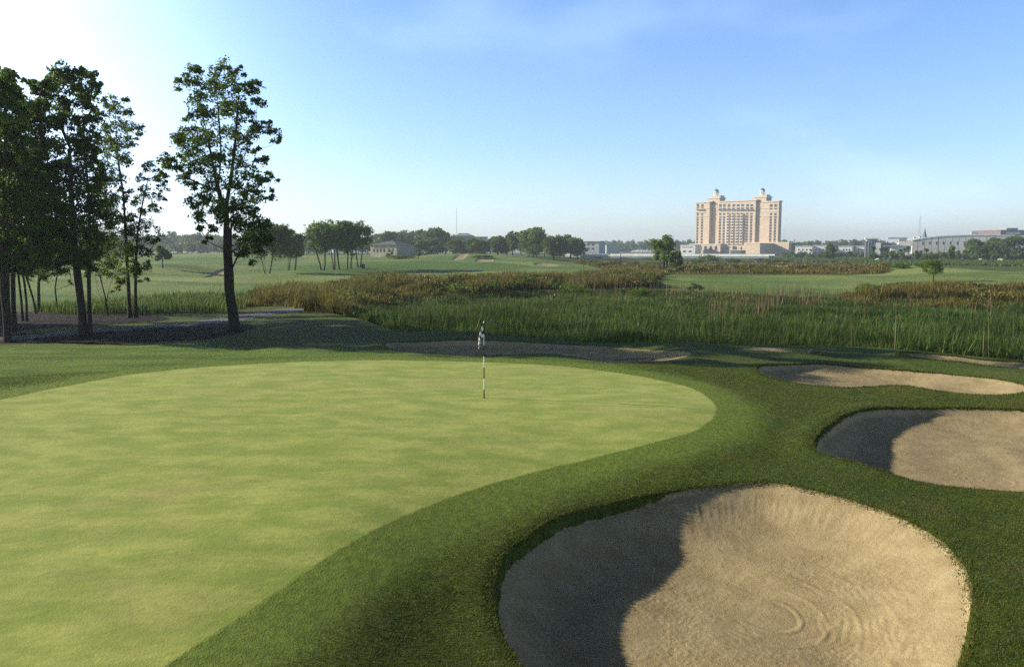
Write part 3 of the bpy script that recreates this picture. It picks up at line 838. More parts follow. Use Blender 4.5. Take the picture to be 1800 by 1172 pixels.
CF = [(180,560,55),(250,640,60),(310,720,60),(200,720,60),(140,650,55),(250,790,50),(180,800,50),(120,800,45),(320,800,45),(100,860,26),(170,860,30)]
traced((150,1012), [[(152,1010),(150,930),(150,850),(165,720),(190,600)], [(150,900),(185,820),(230,720)]], CF, 17, .17,
       'shaded tree with a slender trunk deep inside the left cluster', spread=.9, leaf=.13, sprays=20.7, per=56)
CG = [(230,840,26),(260,800,30),(215,860,22),(270,850,24),(180,830,26),(275,905,14),(250,760,30)]
traced((224,1015), [[(225,1013),(218,960),(214,920),(222,870),(240,820)]], CG, 18, .085,
       'small thin tree with a crooked stem in the gap of the left cluster', spread=.9, leaf=.10, sprays=17.2, per=40)
CH = [(400,850,30),(440,870,26),(370,840,34),(460,910,18),(420,800,40),(350,870,20),(450,930,12)]
traced((415,1028), [[(418,1026),(410,960),(395,900),(385,850)], [(412,980),(425,920),(440,880)], [(408,990),(380,930),(370,860)]], CH, 19, .10,
       'small tree with several leaning stems between the double trunk and the slim tree', spread=.9, leaf=.10, sprays=17.2, per=40)
for i, (bz, tl, lb) in enumerate([
    ((88,1046), [[(88,1044),(82,960),(72,880),(70,800)]], 'short dark tree with a bare slanting stem third from the left edge'),
    ((148,1050), [[(104,1048),(103,980),(95,900),(80,830)]], 'young dark tree with the thinnest stem behind the left mulch bed'),
    ((145,1020), [[(140,1018),(128,960),(110,900),(92,850)]], 'low dark tree whose stem leans left behind the left mulch bed')]):
    tx, ty = tl[0][-1]
    bl = [(tx + 10, ty - 20, 44), (tx - 30, ty - 50, 46), (tx + 45, ty - 50, 46), (tx, ty - 90, 48), (tx + 50, ty - 10, 30)]
    traced(bz if i != 1 else (104, 1050), tl, bl, 20 + i, .11, lb, spread=.9, leaf=.12, sprays=19.5, per=49)
# two more of the same stand, reaching in from beyond the left edge
_ct = [o for o in bpy.data.objects if o.parent is None and o.name.startswith('tree') and o.location.y < 70]
for k, (px, py, src, lb) in enumerate(((-95, 577, 1, 'tall dark tree just beyond the left edge of the photo'), (-230, 574, 4, 'tall dark tree well beyond the left edge of the photo'), (-360, 572, 1, 'dark tree third beyond the left edge of the photo'))):
    copy_tree(_ct[src], on_ground(px, py, 25, 80), 2.1 + k, 1.0, lb)
for k, (x, y, lb) in enumerate(((-33.5, 41.5, 'dense dark tree off the left edge by the mulch bed'), (-38, 45, 'dense dark tree off the left edge behind the cart path'), (-44, 44, 'farther dense dark tree off the left edge'), (-30, 47, 'dense dark tree behind the others off the left edge'), (-48, 49, 'farthest dense dark tree off the left edge'))):
    copy_tree(_ct[1], (x, y, hz(x, y)), .7 + 1.3 * k, 1.12, lb)
print('near trees', time.time() - T0)

# ------------------------------------------------------------------ generic tree builder for the middle distance
def crown_blobs(h, w, base, n, rg, top_flat=False, br=None, lift=0):
    out = []
    br = br or w * .17
    for i in range(n):
        for _ in range(50):
            p = rg.uniform(-1, 1, 3)
            d = np.linalg.norm(p)
            if .25 < d < .95 and (not top_flat or p[2] > -.35 - .5 * (1 - math.hypot(p[0], p[1]))): break
        out.append((p[0] * w / 2, p[1] * w / 2, base + (h - base) * (.5 + p[2] * .46), br * rg.uniform(.75, 1.2)))
    return out
def mid_tree(px, py, hpx, wpx, seed, label, stems=1, basef=.3, n=26, top_flat=False, mat=None, group=None, name='tree', y_hint=None, leaf=.3, lean=0, dens=1.0, sprays=18, per=22, rb=None):
    if y_hint: x, y = at_y(px, py, y_hint)[:2]; z = hz(x, y)
    else: x, y, z = on_ground(px, py, 60)
    sc = y / F
    h, w = hpx * sc, wpx * sc
    rg = np.random.default_rng(seed)
    bl = crown_blobs(h, w, h * basef, n, rg, top_flat)
    tr = []
    for k in range(stems):
        a = rg.uniform(0, 6.28); q = 0 if stems == 1 else w * .04
        e = (w * .26 if stems > 1 else .05 * w)
        tx, ty = math.cos(a) * e, math.sin(a) * e
        bx, by = math.cos(a) * q, math.sin(a) * q
        tr.append([(bx, by, -.3), (bx + tx * .15, by + ty * .15, h * .12), (tx * .55 + lean * h * .3, ty * .55, h * .4), (tx + lean * h * .7, ty, h * .75)])
    k = br_scale = w * .17
    return tree((x, y, z), tr, bl, seed, rb or max(.10, h * .012), label, name=name, group=group, mat=mat, leaf=leaf, dens=dens, sprays=int(sprays / max(k, .3) ** 1.3) + 3, per=per, sides=6, twigs=False)

mid_tree(470, 481, 96, 84, 31, 'dark multi stemmed tree just right of the tall lone tree trunk', stems=6, basef=.27, n=34, leaf=.34)
mid_tree(506, 475, 70, 50, 32, 'bright green tree left of the pair before the fairway clump', stems=2, basef=.30, n=24, mat=M_LEAF2)
mid_tree(517, 475, 66, 46, 33, 'bright green tree with two stems right of its twin', stems=2, basef=.32, n=22, mat=M_LEAF2)
for i, (px, py, hp, wp, st, ln, lb) in enumerate([
    (567,475,88,60,3,-.12,'leftmost umbrella shaped tree of the clump on the fairway with stems leaning left'),
    (587,474,90,52,2,-.05,'second tree of the umbrella shaped fairway clump with close stems'),
    (599,474,90,48,2,.0,'third tree of the umbrella shaped fairway clump with straight stems'),
    (611,473,84,44,1,.04,'fourth tree of the umbrella shaped fairway clump with one thin stem'),
    (617,472,86,50,1,.06,'fifth tree of the umbrella shaped fairway clump leaning slightly right'),
    (632,470,80,54,2,.03,'rightmost dense tree of the umbrella shaped fairway clump')]):
    mid_tree(px, py, hp, wp, 40 + i, lb, stems=st, basef=.27, n=34, dens=.7, top_flat=True, lean=ln, mat=M_LEAF2, rb=.16)
mid_tree(286, 471, 38, 30, 51, 'small round tree on the far left fairway seen in the gap', basef=.3, n=16)
mid_tree(1168, 477, 74, 46, 52, 'leafy green tree standing alone in the brown marsh left of the hotel', stems=2, basef=.16, n=34, dens=.65, mat=M_LEAF2, rb=.28)
mid_tree(1187, 478, 40, 26, 53, 'low bushy tree at the right foot of the lone marsh tree', basef=.1, n=16, mat=M_LEAF)
mid_tree(1640, 496, 42, 34, 154, 'small thin tree on the right fairway mound', basef=.26, n=40, leaf=.13, dens=.45, mat=M_LEAF2, rb=.09)
mid_tree(620, 455, 16, 12, 55, 'tiny young tree beside the umbrella shaped clump', basef=.3, n=8, leaf=.3)
mid_tree(735, 456, 20, 10, 56, 'small upright tree on the distant fairway right of the beige house', basef=.15, n=8, leaf=.35)
mid_tree(683, 450, 16, 12, 57, 'pale shrub like tree in front of the beige house', basef=.1, n=8, leaf=.35, mat=M_LEAF2, y_hint=290)

# ------------------------------------------------------------------ big far trees and woods
def far_crown(cx, cy, cz, w, h, rg, size, n):
    """many leaf clumps on a lumpy crown; returns quads"""
    lob = []
    for _ in range(9):
        v = rg.normal(0, 1, 3); v /= np.linalg.norm(v); v[2] = abs(v[2]) * 1.0 - .25
        lob.append(np.array([v[0] * w * .30, v[1] * w * .30, v[2] * h * .33]))
    P = []; 
    for l in lob:
        m = n // 9
        v = rg.normal(0, 1, (m, 3)); v /= np.linalg.norm(v, axis=1)[:, None]
        v *= (rg.random((m, 1)) ** .35)
        P.append(l + v * np.array([w * .24, w * .24, h * .25]))
    P = np.concatenate(P) + np.array([cx, cy, cz])
    m = len(P)
    nrm = rg.normal(0, 1, (m, 3)); nrm[:, 2] += .6; nrm /= np.linalg.norm(nrm, axis=1)[:, None]
    t = np.cross(nrm, rg.normal(0, 1, (m, 3))); t /= np.linalg.norm(t, axis=1)[:, None]; b = np.cross(nrm, t)
    s = size * (.5 + rg.random(m))[:, None]
    V = np.stack([P - t * s, P + b * s * .7, P + t * s, P - b * s * .7], 1).reshape(-1, 3)
    return V, np.clip(rg.random(m) * .7 + .3 * rg.random(), 0, 1)
def wood(name, label, specs, seed, size=.7, n=700, mat=None):
    """specs: (px, top_py, base_py, distance, width_px)"""
    rg = np.random.default_rng(seed); Vs = []; vs = []; tb = MB()
    for px, top, bpy_, dist, wpx in specs:
        x, _, zt = at_y(px, top, dist); z0 = min(hz(x, dist), at_y(px, bpy_, dist)[2])
        w = wpx * dist / F; h = zt - z0
        V, v = far_crown(x, dist, z0 + h * .47, w, h * 1.0, rg, size * dist / 400, n)
        Vs.append(V); vs.append(np.repeat(v, 4))
        tb.tube([(x, dist, z0 - .5), (x + rg.normal(0, .5), dist, z0 + h * .6)], [.35, .2], 5)
    V = np.concatenate(Vs); v = np.concatenate(vs)
    nt_ = sum(len(q) for q in tb.V)
    me = mesh_np(name, np.concatenate([V] + tb.V), np.concatenate([np.arange(len(V)).reshape(-1, 4)] + [f + len(V) for f in tb.F]), mat or M_LEAF3,
                 {'var': np.concatenate([v, np.zeros(nt_)])})
    return link(name, me, kind='stuff', label=label, cat='woodland')
def band(x0, x1, prof, base, dist, step_, wpx, rg, dj=.12, tj=3):
    out = []
    px = x0
    while px < x1:
        t = np.interp(px, [p[0] for p in prof], [p[1] for p in prof])
        out.append((px, t + rg.uniform(-1, 1) * tj + 1, base, dist * (1 + rg.uniform(-dj, dj)), wpx * rg.uniform(.8, 1.3)))
        px += step_ * rg.uniform(.7, 1.3)
    return out
rg = np.random.default_rng(5)
wood('misty_wood', 'blue hazy wood at the far left edge of the fairways',
     band(-420, 420, [(-420,405),(0,400),(270,410),(300,404),(330,410),(345,404),(400,412),(420,418)], 448, 620, 17, 34, rg) + band(-420, 560, [(-420,420),(270,425),(560,425)], 448, 560, 20, 30, rg), 61, .85, 600)
wood('far_wood', 'green wood behind the beige house and the distant green',
     band(400, 830, [(400,420),(640,412),(665,405),(690,403),(745,401),(765,397),(785,403),(800,412),(830,418)], 447, 520, 15, 32, rg) +
     band(700, 1030, [(700,425),(760,420),(830,417),(880,412),(905,404),(1000,410),(1030,420)], 448, 430, 14, 30, rg, tj=4), 62, .75, 700)
wood('horizon_wood', 'low dark tree line on the horizon behind bridge and hotel',
     band(1010, 1240, [(1010,422),(1060,424),(1070,420),(1150,420),(1240,419)], 446, 1150, 8, 20, rg, .08, 1.5) +
     band(1360, 1560, [(1360,417),(1400,421),(1450,420),(1480,418),(1520,419),(1560,420)], 446, 1050, 8, 20, rg, .08, 1.5) +
     band(1560, 2050, [(1560,425),(2050,420)], 447, 1200, 12, 26, rg, .08, 2) + band(-600, 1100, [(-600,425),(1100,428)], 447, 1500, 14, 28, rg, .06, 2), 63, .55, 350)
# single big trees that can be told apart
def big_tree(px, top, base, dist, wpx, seed, label, n=3200, size=.5, name='tree', mat=None, group=None):
    rg = np.random.default_rng(seed)
    x, _, zt = at_y(px, top, dist); z0 = hz(x, dist); h = zt - z0; w = wpx * dist / F
    o = link(name, None, label=label, cat='tree', group=group); o.location = (x, dist, z0)
    V1, v1 = far_crown(0, 0, h * .66, w * .9, h * .68, rg, size, n // 2)
    V2, v2 = far_crown(0, 0, h * .32, w, h * .70, rg, size, n // 2)
    V = np.concatenate([V1, V2])
    tb = MB(); tb.tube([(0, 0, -.5), (.2, 0, h * .3), (0, .2, h * .7)], [.5, .35, .15], 6)
    for k in range(4):
        a = rg.uniform(0, 6.28); tb.tube([(0, 0, h * .2), (math.cos(a) * w * .15, math.sin(a) * w * .15, h * .45), (math.cos(a) * w * .3, math.sin(a) * w * .3, h * .6)], [.2, .13, .06], 5)
    tb.build('trunk', M_BARK, o)
    link('crown', mesh_np('crown', V, np.arange(len(V)).reshape(-1, 4), mat or M_LEAF3, {'var': np.concatenate([np.repeat(v1, 4), np.repeat(v2, 4)])}), o)
    return o
M_LEAF4 = leafmat('willow_leaves', [(0, (.06, .10, .02)), (.5, (.11, .175, .035)), (1, (.19, .25, .06))], trans=.3)
big_tree(937, 397, 458, 345, 66, 71, 'tallest bright green tree at the middle of the far tree line', 5200, .42, mat=M_LEAF4)
big_tree(973, 412, 458, 335, 44, 72, 'dark green bushy tree right of the tallest far tree', 3600, .42)
big_tree(1003, 416, 457, 380, 44, 73, 'rounded tree at the right end of the far tree line by the bridge', 3000, .45)
big_tree(875, 413, 453, 390, 40, 74, 'rounded green tree left of the tallest far tree', 3000, .45, mat=M_LEAF4)
big_tree(765, 399, 450, 440, 56, 75, 'broad domed tree above the far wood right of the beige house', 3600, .5)
big_tree(682, 405, 449, 430, 40, 76, 'domed tree rising behind the beige house', 2800, .5)
big_tree(764, 418, 451, 380, 36, 77, 'lower green tree in front of the broad domed tree', 2400, .42, mat=M_LEAF4)
big_tree(800, 420, 452, 370, 34, 78, 'lower green tree right of the distant house on the wood edge', 2400, .42)
big_tree(835, 417, 452, 375, 38, 79, 'dense lower tree between the domed tree and the bright tallest one', 2600, .42)
# right edge trees in front of the long hall
for i, (px, top, d, w, m, lb) in enumerate([
    (1712, 419, 430, 36, M_LEAF4, 'pale green tree at the left end of the right edge tree row'),
    (1745, 416, 440, 52, None, 'big dark tree before the end of the long pale hall'),
    (1785, 412, 430, 60, None, 'biggest dark tree at the right edge under the brown building'),
    (1840, 414, 430, 60, None, 'dark tree just beyond the right edge of the photo'),
    (1725, 432, 400, 26, None, 'small dark tree under the pale green one near the hall')]):
    big_tree(px, top, 456, d, w, 80 + i, lb, 3800, .45, mat=m)
big_tree(1459, 428, 455, 420, 22, 90, 'round dark tree in front of the white terraced houses', 1800, .4)
big_tree(1674, 431, 456, 410, 14, 91, 'small grey green tree against the wall of the long pale hall', 1000, .35, mat=M_LEAF4)
wood('car_park_planting', 'low mixed planting and hedges along the far car park',
     [(px, 443 + rg.uniform(-4, 5), 457, 388 + rg.uniform(0, 40), rg.uniform(9, 22)) for px in np.arange(1535, 1900, 6.5)] + [(px, 444 + rg.uniform(-4, 4), 455, 560 + rg.uniform(0, 60), rg.uniform(8, 16)) for px in np.arange(1380, 1535, 6)], 64, .5, 160)
print('far trees', time.time() - T0)

# ------------------------------------------------------------------ palms along the car park
M_PALM = leafmat('palm_fronds', [(0, (.03, .05, .015)), (1, (.075, .11, .03))], trans=.2)
def palm_meshes(seed, h=5.5):
    rg = np.random.default_rng(seed)
    tb = MB(); tb.tube([(0, 0, -.3), (.05, 0, h * .5), (0, 0, h)], [.24, .2, .2], 7)
    V = []; 
    for k in range(34):
        a = rg.uniform(0, 6.28); el = rg.uniform(-.5, 1.2); L = rg.uniform(1.4, 2.0)
        d = np.array([math.cos(a) * math.cos(el), math.sin(a) * math.cos(el), math.sin(el)])
        sd = np.array([-math.sin(a), math.cos(a), 0]); c = np.array([0, 0, h])
        p1 = c + d * L * .55; p2 = c + d * L + np.array([0, 0, -.45])
        for s in (-1, 1):
            V += [c, p1 + sd * s * .42 - np.array([0, 0, .12]), p2 + sd * s * .12, p1]
    V = np.array(V)
    return tb.mesh('trunk', M_BARK, True), mesh_np('crown', V, np.arange(len(V)).reshape(-1, 4), M_PALM, {'var': np.repeat(rg.random(len(V) // 4), 4)})
pal = [palm_meshes(100 + i) for i in range(4)]
PALM = [(1536,433,'palm at the left end of the row left of the glass building'),(1549,436,'palm right of the leftmost one before the glass building'),(1556,435,'palm closest to the white lower block of the glass building'),
        (1572,440,'low palm beside the blue parked car'),(1583,438,'short palm right of the blue parked car'),(1591,436,'palm in the densest knot under the glass building corner'),
        (1597,433,'tallest palm in the knot under the glass building corner'),(1611,440,'left palm of three before the end of the long hall'),(1619,440,'middle palm of three before the end of the long hall'),
        (1629,436,'right and tallest palm of three before the end of the long hall'),(1670,440,'leftmost palm before the long wall of the hall'),(1685,440,'palm before the middle of the long hall wall'),
        (1756,440,'palm in front of the dark right edge trees'),(1778,444,'low palm at the foot of the biggest right edge tree'),(1408,441,'palm just right of the hotel podium'),(1416,442,'short palm among the shrubs right of the hotel podium'),
        (1426,438,'taller palm left of the white terraced houses'),(1385,441,'palm in front of the hotel podium corner'),(1375,442,'palm before the shadowed podium wall of the hotel'),(1395,440,'palm under the right edge of the hotel podium')]
for i, (px, top, lb) in enumerate(PALM):
    d = 400 + 9 * (i % 3) if px > 1500 else 640
    x, _, zt = at_y(px, top, d); z0 = hz(x, d)
    o = link('palm_tree', None, label=lb, cat='palm', group='palms along the car park and the hotel'); o.location = (x, d, z0); o.rotation_euler = (0, 0, i * 1.7)
    s = (zt - z0) / 6.6; o.scale = (s, s, s) if s > .5 else (.5,) * 3
    a, b = pal[i % 4]
    link('trunk', a, o); link('crown', b, o)

# ------------------------------------------------------------------ tangled low scrub among the dry brush
def scrub(name, label, pls, n0, r0, r1, a0, a1, mat, hh, seed, per=240):
    rg = np.random.default_rng(seed); x, y, r = fan_points(n0, r0, r1, a0, a1, .6)
    m = np.zeros(len(x), bool)
    for pl in pls: m |= inside(x, y, pl)
    m &= fbm(x * .12, y * .12, seed, 2) > .42
    Vs, vs = [], []
    for a, b, c_ in zip(x[m], y[m], r[m]):
        w = rg.uniform(1.2, 3.2) * (1 + c_ / 200); h_ = hh * rg.uniform(.6, 1.35)
        V, v = far_crown(a, b, hz(a, b) + h_ * .42, w, h_ * 1.1, rg, .05 + .0009 * c_, per)
        Vs.append(V); vs.append(np.repeat(np.clip(v * .8 + rg.uniform(-.25, .35), 0, 1), 4))
    V = np.concatenate(Vs)
    link(name, mesh_np(name, V, np.arange(len(V)).reshape(-1, 4), mat, {'var': np.concatenate(vs)}), kind='stuff', label=label, cat='scrub'); print(name, len(Vs))
scrub('brown_scrub', 'tangled brown scrub hummocks on the berm behind the reeds', [BRUSH[0], BRUSH[1]], 700, 50, 190, -20, 12, M_BRUSH, 1.1, 301)
scrub('green_scrub', 'green weedy clumps scattered over the berm and the far side of the reeds', [BRUSH[0], outline([(740,520),(1000,505),(1300,515),(1560,520),(1560,528),(1200,532),(900,530)])], 420, 50, 190, -18, 30, M_WEED, 1.3, 302)
scrub('golden_scrub', 'tangled golden brown scrub hummocks at the right behind the reeds', [BRUSH[2]], 330, 60, 130, 18, 40, M_BRUSH, 1.0, 303)
scrub('plain_scrub', 'dull brown scrub dotted over the flat marsh before the bridge', [BRFAR], 420, 140, 315, 3, 26, M_BRUSH, 1.3, 304, 120)

# ------------------------------------------------------------------ shrubs
SHR = [(1587,507,34,13,'largest dark shrub on the right fairway edge before the brush'),(1600,505,22,11,'dark shrub touching the largest one on its right side'),(1562,509,14,7,'small dark shrub left of the largest shrub'),
       (1634,512,20,9,'low green shrub under the small fairway tree'),(1720,508,24,12,'spiky green shrub on the right fairway edge'),(1741,513,22,7,'low dark shrub right of the spiky green shrub'),
       (1690,508,24,7,'flat dark shrub left of the spiky green shrub'),(1760,513,18,6,'small dark shrub nearest the right photo edge'),(1530,522,52,12,'broad yellow green bush at the far edge of the reeds'),
       (1585,472,34,9,'dark bush on the brown marsh behind the right fairway'),(1620,470,24,8,'dark bush on the marsh just left of the fairway mound'),(1532,470,18,6,'small dark bush left of the others on the brown marsh'),
       (604,500,10,8,'dark bush poking up from the berm brush at its left end'),(690,497,20,9,'rounded dark bush on top of the berm brush'),(1246,462,42,17,'round olive bush in front of the hotel podium'),
       (1225,464,28,10,'olive bush left of the round one before the hotel'),(1283,462,36,9,'low olive bush right of the round one before the hotel'),(437,522,12,10,'green weed bush at the left end of the path side brush'),
       (1010,524,60,15,'broad green bush rising among the reeds at their far side'),(1120,528,44,12,'green bush in the far reeds under the lone marsh tree'),(1494,454,10,14,'dark round shrub at the foot of the car park bank'),
       (700,452,60,8,'clipped dark hedge at the foot of the beige house'),(850,455,50,8,'dark undergrowth left of the tallest far tree')]
for i, (px, py, wp, hp, lb) in enumerate(SHR):
    x, y, z = on_ground(px, py, 45)
    if px == 700: x, y = at_y(px, py, 285)[:2]; z = hz(x, y)
    sc = y / F; w, h = wp * sc, hp * sc
    if 'reeds' in lb: h += 1.0
    rg = np.random.default_rng(200 + i)
    n = 1500; rows = []
    Vs, vs = [], []
    for k in range(3):
        V, v = far_crown(rg.uniform(-.2, .2) * w, 0, h * .4, w * .8, h * 1.1, rg, max(.07, y / F * .9), n // 3)
        Vs.append(V); vs.append(np.repeat(v, 4))
    V = np.concatenate(Vs); V[:, 2] = np.maximum(V[:, 2], -.1)
    tb = MB()
    for k in range(5):
        a = rg.uniform(0, 6.28); tb.tube([(0, 0, -.2), (math.cos(a) * w * .12, math.sin(a) * w * .1, h * .3), (math.cos(a) * w * .25, math.sin(a) * w * .15, h * .6)], [.05, .035, .015], 4)
    o = link('shrub', None, label=lb, cat='shrub'); o.location = (x, y, z)
    link('foliage', mesh_np('foliage', V, np.arange(len(V)).reshape(-1, 4), M_LEAF if 'dark' in lb else M_LEAF2 if 'green' in lb else M_LEAF4, {'var': np.concatenate(vs)}), o)
    tb.build('stem', M_BARK, o)
print('shrubs', time.time() - T0)
# ------------------------------------------------------------------ buildings and far structures
def plain(name, col, rough=.8, var=.12, sc=.4, spec=.2, metal=0):
    t = NT(name)
    n = t.noise(sc, 4, .6, vec=t.obj())
    return t.done(t.bsdf(t.mix(t.step(n, .3, .7), tuple(c * (1 - var) for c in col), tuple(min(1, c * (1 + var)) for c in col)), rough, metal=metal, spec=spec))
M_ST = plain('salmon_stucco', (.56, .44, .335)); M_ST2 = plain('pale_stucco_trim', (.60, .52, .44)); M_GL = plain('dark_window_glass', (.05, .055, .065), .2, spec=.5)
M_WH = plain('white_render', (.74, .74, .71)); M_CR = plain('cream_wall', (.68, .66, .58)); M_GR = plain('grey_metal', (.30, .32, .34), .5)
M_DK = plain('dark_metal', (.035, .035, .04), .5); M_CO = plain('concrete', (.40, .41, .42), .85); M_RF = plain('grey_roof', (.14, .15, .17), .8)
M_BR = plain('brown_brick', (.19, .145, .135)); M_BG = plain('beige_wall', (.36, .33, .25)); M_CU = plain('weathered_copper', (.14, .20, .24), .6)
M_GB = plain('blue_glass', (.10, .13, .16), .15, spec=.6); M_GRN = plain('green_canopy', (.06, .10, .08))

class Site:
    """local frame of a building: u along its front to the right, v into its depth, z up"""
    def __init__(s, px, dist, alpha, name, label, cat='building', group=None, z=None):
        s.a = R(alpha); s.ca, s.sa = math.cos(s.a), math.sin(s.a)
        s.x0 = at_y(px, HOR, dist)[0]; s.y0 = dist
        s.z0 = hz(s.x0, dist) if z is None else z
        s.o = link(name, None, label=label, cat=cat, group=group)
        s.o.location = (s.x0, s.y0, s.z0); s.o.rotation_euler = (0, 0, -s.a)
    def U(s, px, v=0):
        k = ray(px, HOR)[0]
        return (k * (s.y0 + v * s.ca) - s.x0 - v * s.sa) / (s.ca + k * s.sa)
    def Z(s, py, u=0, v=0):
        return at_y(CX, py, s.y0 - u * s.sa + v * s.ca)[2] - s.z0
    def box(s, name, mat, u0, u1, v0, v1, z0, z1, parent=None, **kw):
        m = MB(); m.box(u0, u1, v0, v1, z0, z1); return m.build(name, mat, parent or s.o, **kw)

# --- hotel
h = Site(1221.5, 860, 45, 'hotel', 'tall salmon pink hotel with two domed lantern towers on the far bank')
U, Z = h.U, h.Z
u1 = U(1245.5); uc0, uc1 = U(1262.5), U(1326)
ztop = Z(357.2); zb = -2
wl = h.box('wall', M_ST, 0, u1, 0, 26, zb, ztop)
zc = Z(355.8, uc0); h.box('wall', M_ST, uc0, uc1, 0, 15.5, zb, zc)
V2 = 3.6
ur0, ur1 = uc1 - 1, U(1366.5, 2.4)
zr = Z(354.4, ur1); h.box('wall', M_ST, ur0, ur1, 2.4, 8.5, zb, zr)
h.box('wall', M_ST, u1 - 1, uc0 + 1, V2, 24, zb, zc - 1); h.box('wall', M_ST, uc1 - 1, U(1352, V2), V2 - 1.0, 12, zb, zr + .5)
trim = MB()
def band_(ua, ub, v, z, hh=.8, pr=.7): trim.box(ua - pr, ub + pr, v - pr, v + .02 - .04, z, z + hh)
for ua, ub, v, zt in ((0, u1, 0, ztop), (uc0, uc1, 0, zc), (U(1337, 2.4), ur1, 2.4, zr)):
    trim.box(ua - .9, ub + .9, v - .9, v + 6, zt + .003, zt + 1.1)
    for f in (.885, .82, .735): band_(ua, ub, v, zt * f, .6, .5)
trim.box(u1 + .004, u1 + .5, .5, 3.5, ztop - .8, ztop + .3)
trim.build('cornice', M_ST2, h.o)
zrow = [375, 412] + [487 + 36.3 * i for i in range(11)]
wins = []
def zpx(z): return 1180 + z / 7.325
def zpy(z): return 310 + z / 7.325
for cols, v in (((330, 387), 0), ((618, 668, 727, 788, 848, 902, 965, 1018), 0), ((1268, 1325), 2.4)):
    for c in cols:
        for ri, r_ in enumerate(zrow):
            u = U(zpx(c), v); wins.append((u, v, Z(zpy(r_), u, v), c, ri))
for k, c in enumerate((320, 375, 440, 508, 575)): u = U(zpx(c), -8); wins.append((u, -8, Z(zpy(925), u, -8), -1, 99))
rest = MB()
for i, (u, v, z, c, ri) in enumerate(wins):
    bay = c in (727, 788, 848, 902) and 2 <= ri <= 12
    w_, h_ = (1.25, 1.15) if ri != 99 else (1.5, 2.2)
    if ri < 2: w_, h_ = 1.5, 1.25
    vv = v - (1.25 if bay else 0)
    args = (u - w_, u + w_, vv - .06, vv + .2, z - h_, z + h_)
    if i < 95:
        h.box('window', M_GL, *args)
    else: rest.box(*args)
rest.build('windows', M_GL, h.o, kind='stuff', label='remaining dark windows of the hotel front')
for c in (727, 788, 848, 902):
    for r_ in zrow[2:]:
        u = U(zpx(c)); z = Z(zpy(r_), u)
        m = MB(); m.box(u - 1.9, u + 1.5, -2.3, -.005, z - 1.75, z - .55); m.box(u - 1.9, u - 1.4, -1.2, -.005, z - .55, z + 1.4)
        m.build('balcony', M_ST2, h.o)
    u = U(zpx(c)); h.box('bay', M_ST2, u - 1.7, u + 1.7, -1.2, -.003, Z(zpy(870), u), Z(zpy(480), u))
for c in (618, 668, 727, 788, 848, 902, 965, 1018):
    u = U(zpx(c)); z = Z(zpy(432), u); h.box('balcony', M_RF, u - 2.2, u + 2.2, -1.4, -.004, z - .7, z + .5)
for c in (345, 395):
    u = U(zpx(c)); z = Z(zpy(432), u); h.box('balcony', M_RF, u - 2.2, u + 2.2, -1.4, -.004, z - .7, z + .5)
def lathe(prof, sides, cx, cy):
    V = []; 
    for r_, z in prof:
        for k in range(sides): V.append((cx + r_ * math.cos(k * 2 * math.pi / sides + .39), cy + r_ * math.sin(k * 2 * math.pi / sides + .39), z))
    q = [[i * sides + k, i * sides + (k + 1) % sides, (i + 1) * sides + (k + 1) % sides, (i + 1) * sides + k] for i in range(len(prof) - 1) for k in range(sides)]
    return V, q
for px0, px1, tp, q0, q1, tp2, l0, l1, lt in ((1241.4, 1262.6, 348.2, 1248, 1262.6, 344, 1252.3, 1260.8, 331), (1321.4, 1344, 346.2, 1329, 1343.2, 342.6, 1333, 1341, 329.2)):
    v0 = V2 - .3
    a, b = U(px0, v0), U(px1, v0); zt = Z(tp, a, v0); zs = (ztop if px0 < 1300 else zr) - 6
    tw = h.box('tower', M_ST, a, b, v0, v0 + 11, zs, zt)
    h.box('cornice', M_ST2, a - .7, b + .7, v0 - .7, v0 + 11.7, zt - 1.0, zt + .25, parent=tw)
    for k in range(3):
        um = (a + b) / 2 + (k - 1) * 1.6; h.box('window', M_GL, um - .7, um + .7, v0 - .05, v0 + .2, zt - 7.0, zt - 4.2 + (1 if k == 1 else 0), parent=tw)
    a2, b2 = U(q0, v0), U(q1, v0); z2 = Z(tp2, a2, v0)
    h.box('upper_tier', M_ST, a2, b2, v0 + 1.5, v0 + 9.5, zt + .25, z2)
    cu = (U(l0, v0 + 5.5) + U(l1, v0 + 5.5)) / 2; cw = (U(l1, v0 + 5.5) - U(l0, v0 + 5.5)) / 2; zl = Z(lt, cu, v0 + 5.5); hh = zl - z2
    ln = MB()
    for k in range(8):
        an = k * math.pi / 4 + .39; x_, y_ = cu + cw * .8 * math.cos(an), v0 + 5.5 + cw * .8 * math.sin(an)
        ln.tube([(x_, y_, z2), (x_, y_, z2 + hh * .5)], [.38, .38], 5)
    ln.add(*lathe([(cw * 1.1, z2), (cw * 1.1, z2 + .7), (.1, z2 + .71)], 8, cu, v0 + 5.5)); ln.add(*lathe([(cw * .7, z2 + hh * .47), (cw * 1.05, z2 + hh * .47), (cw * 1.05, z2 + hh * .58), (.1, z2 + hh * .58)], 8, cu, v0 + 5.5))
    lo = ln.build('lantern', M_WH, h.o)
    dm = MB(); dm.add(*lathe([(cw * .95, z2 + hh * .585), (cw * .9, z2 + hh * .68), (cw * .68, z2 + hh * .8), (cw * .3, z2 + hh * .88), (.12, z2 + hh * .9), (.08, zl)], 12, cu, v0 + 5.5)); dm.build('dome', M_CU, lo)
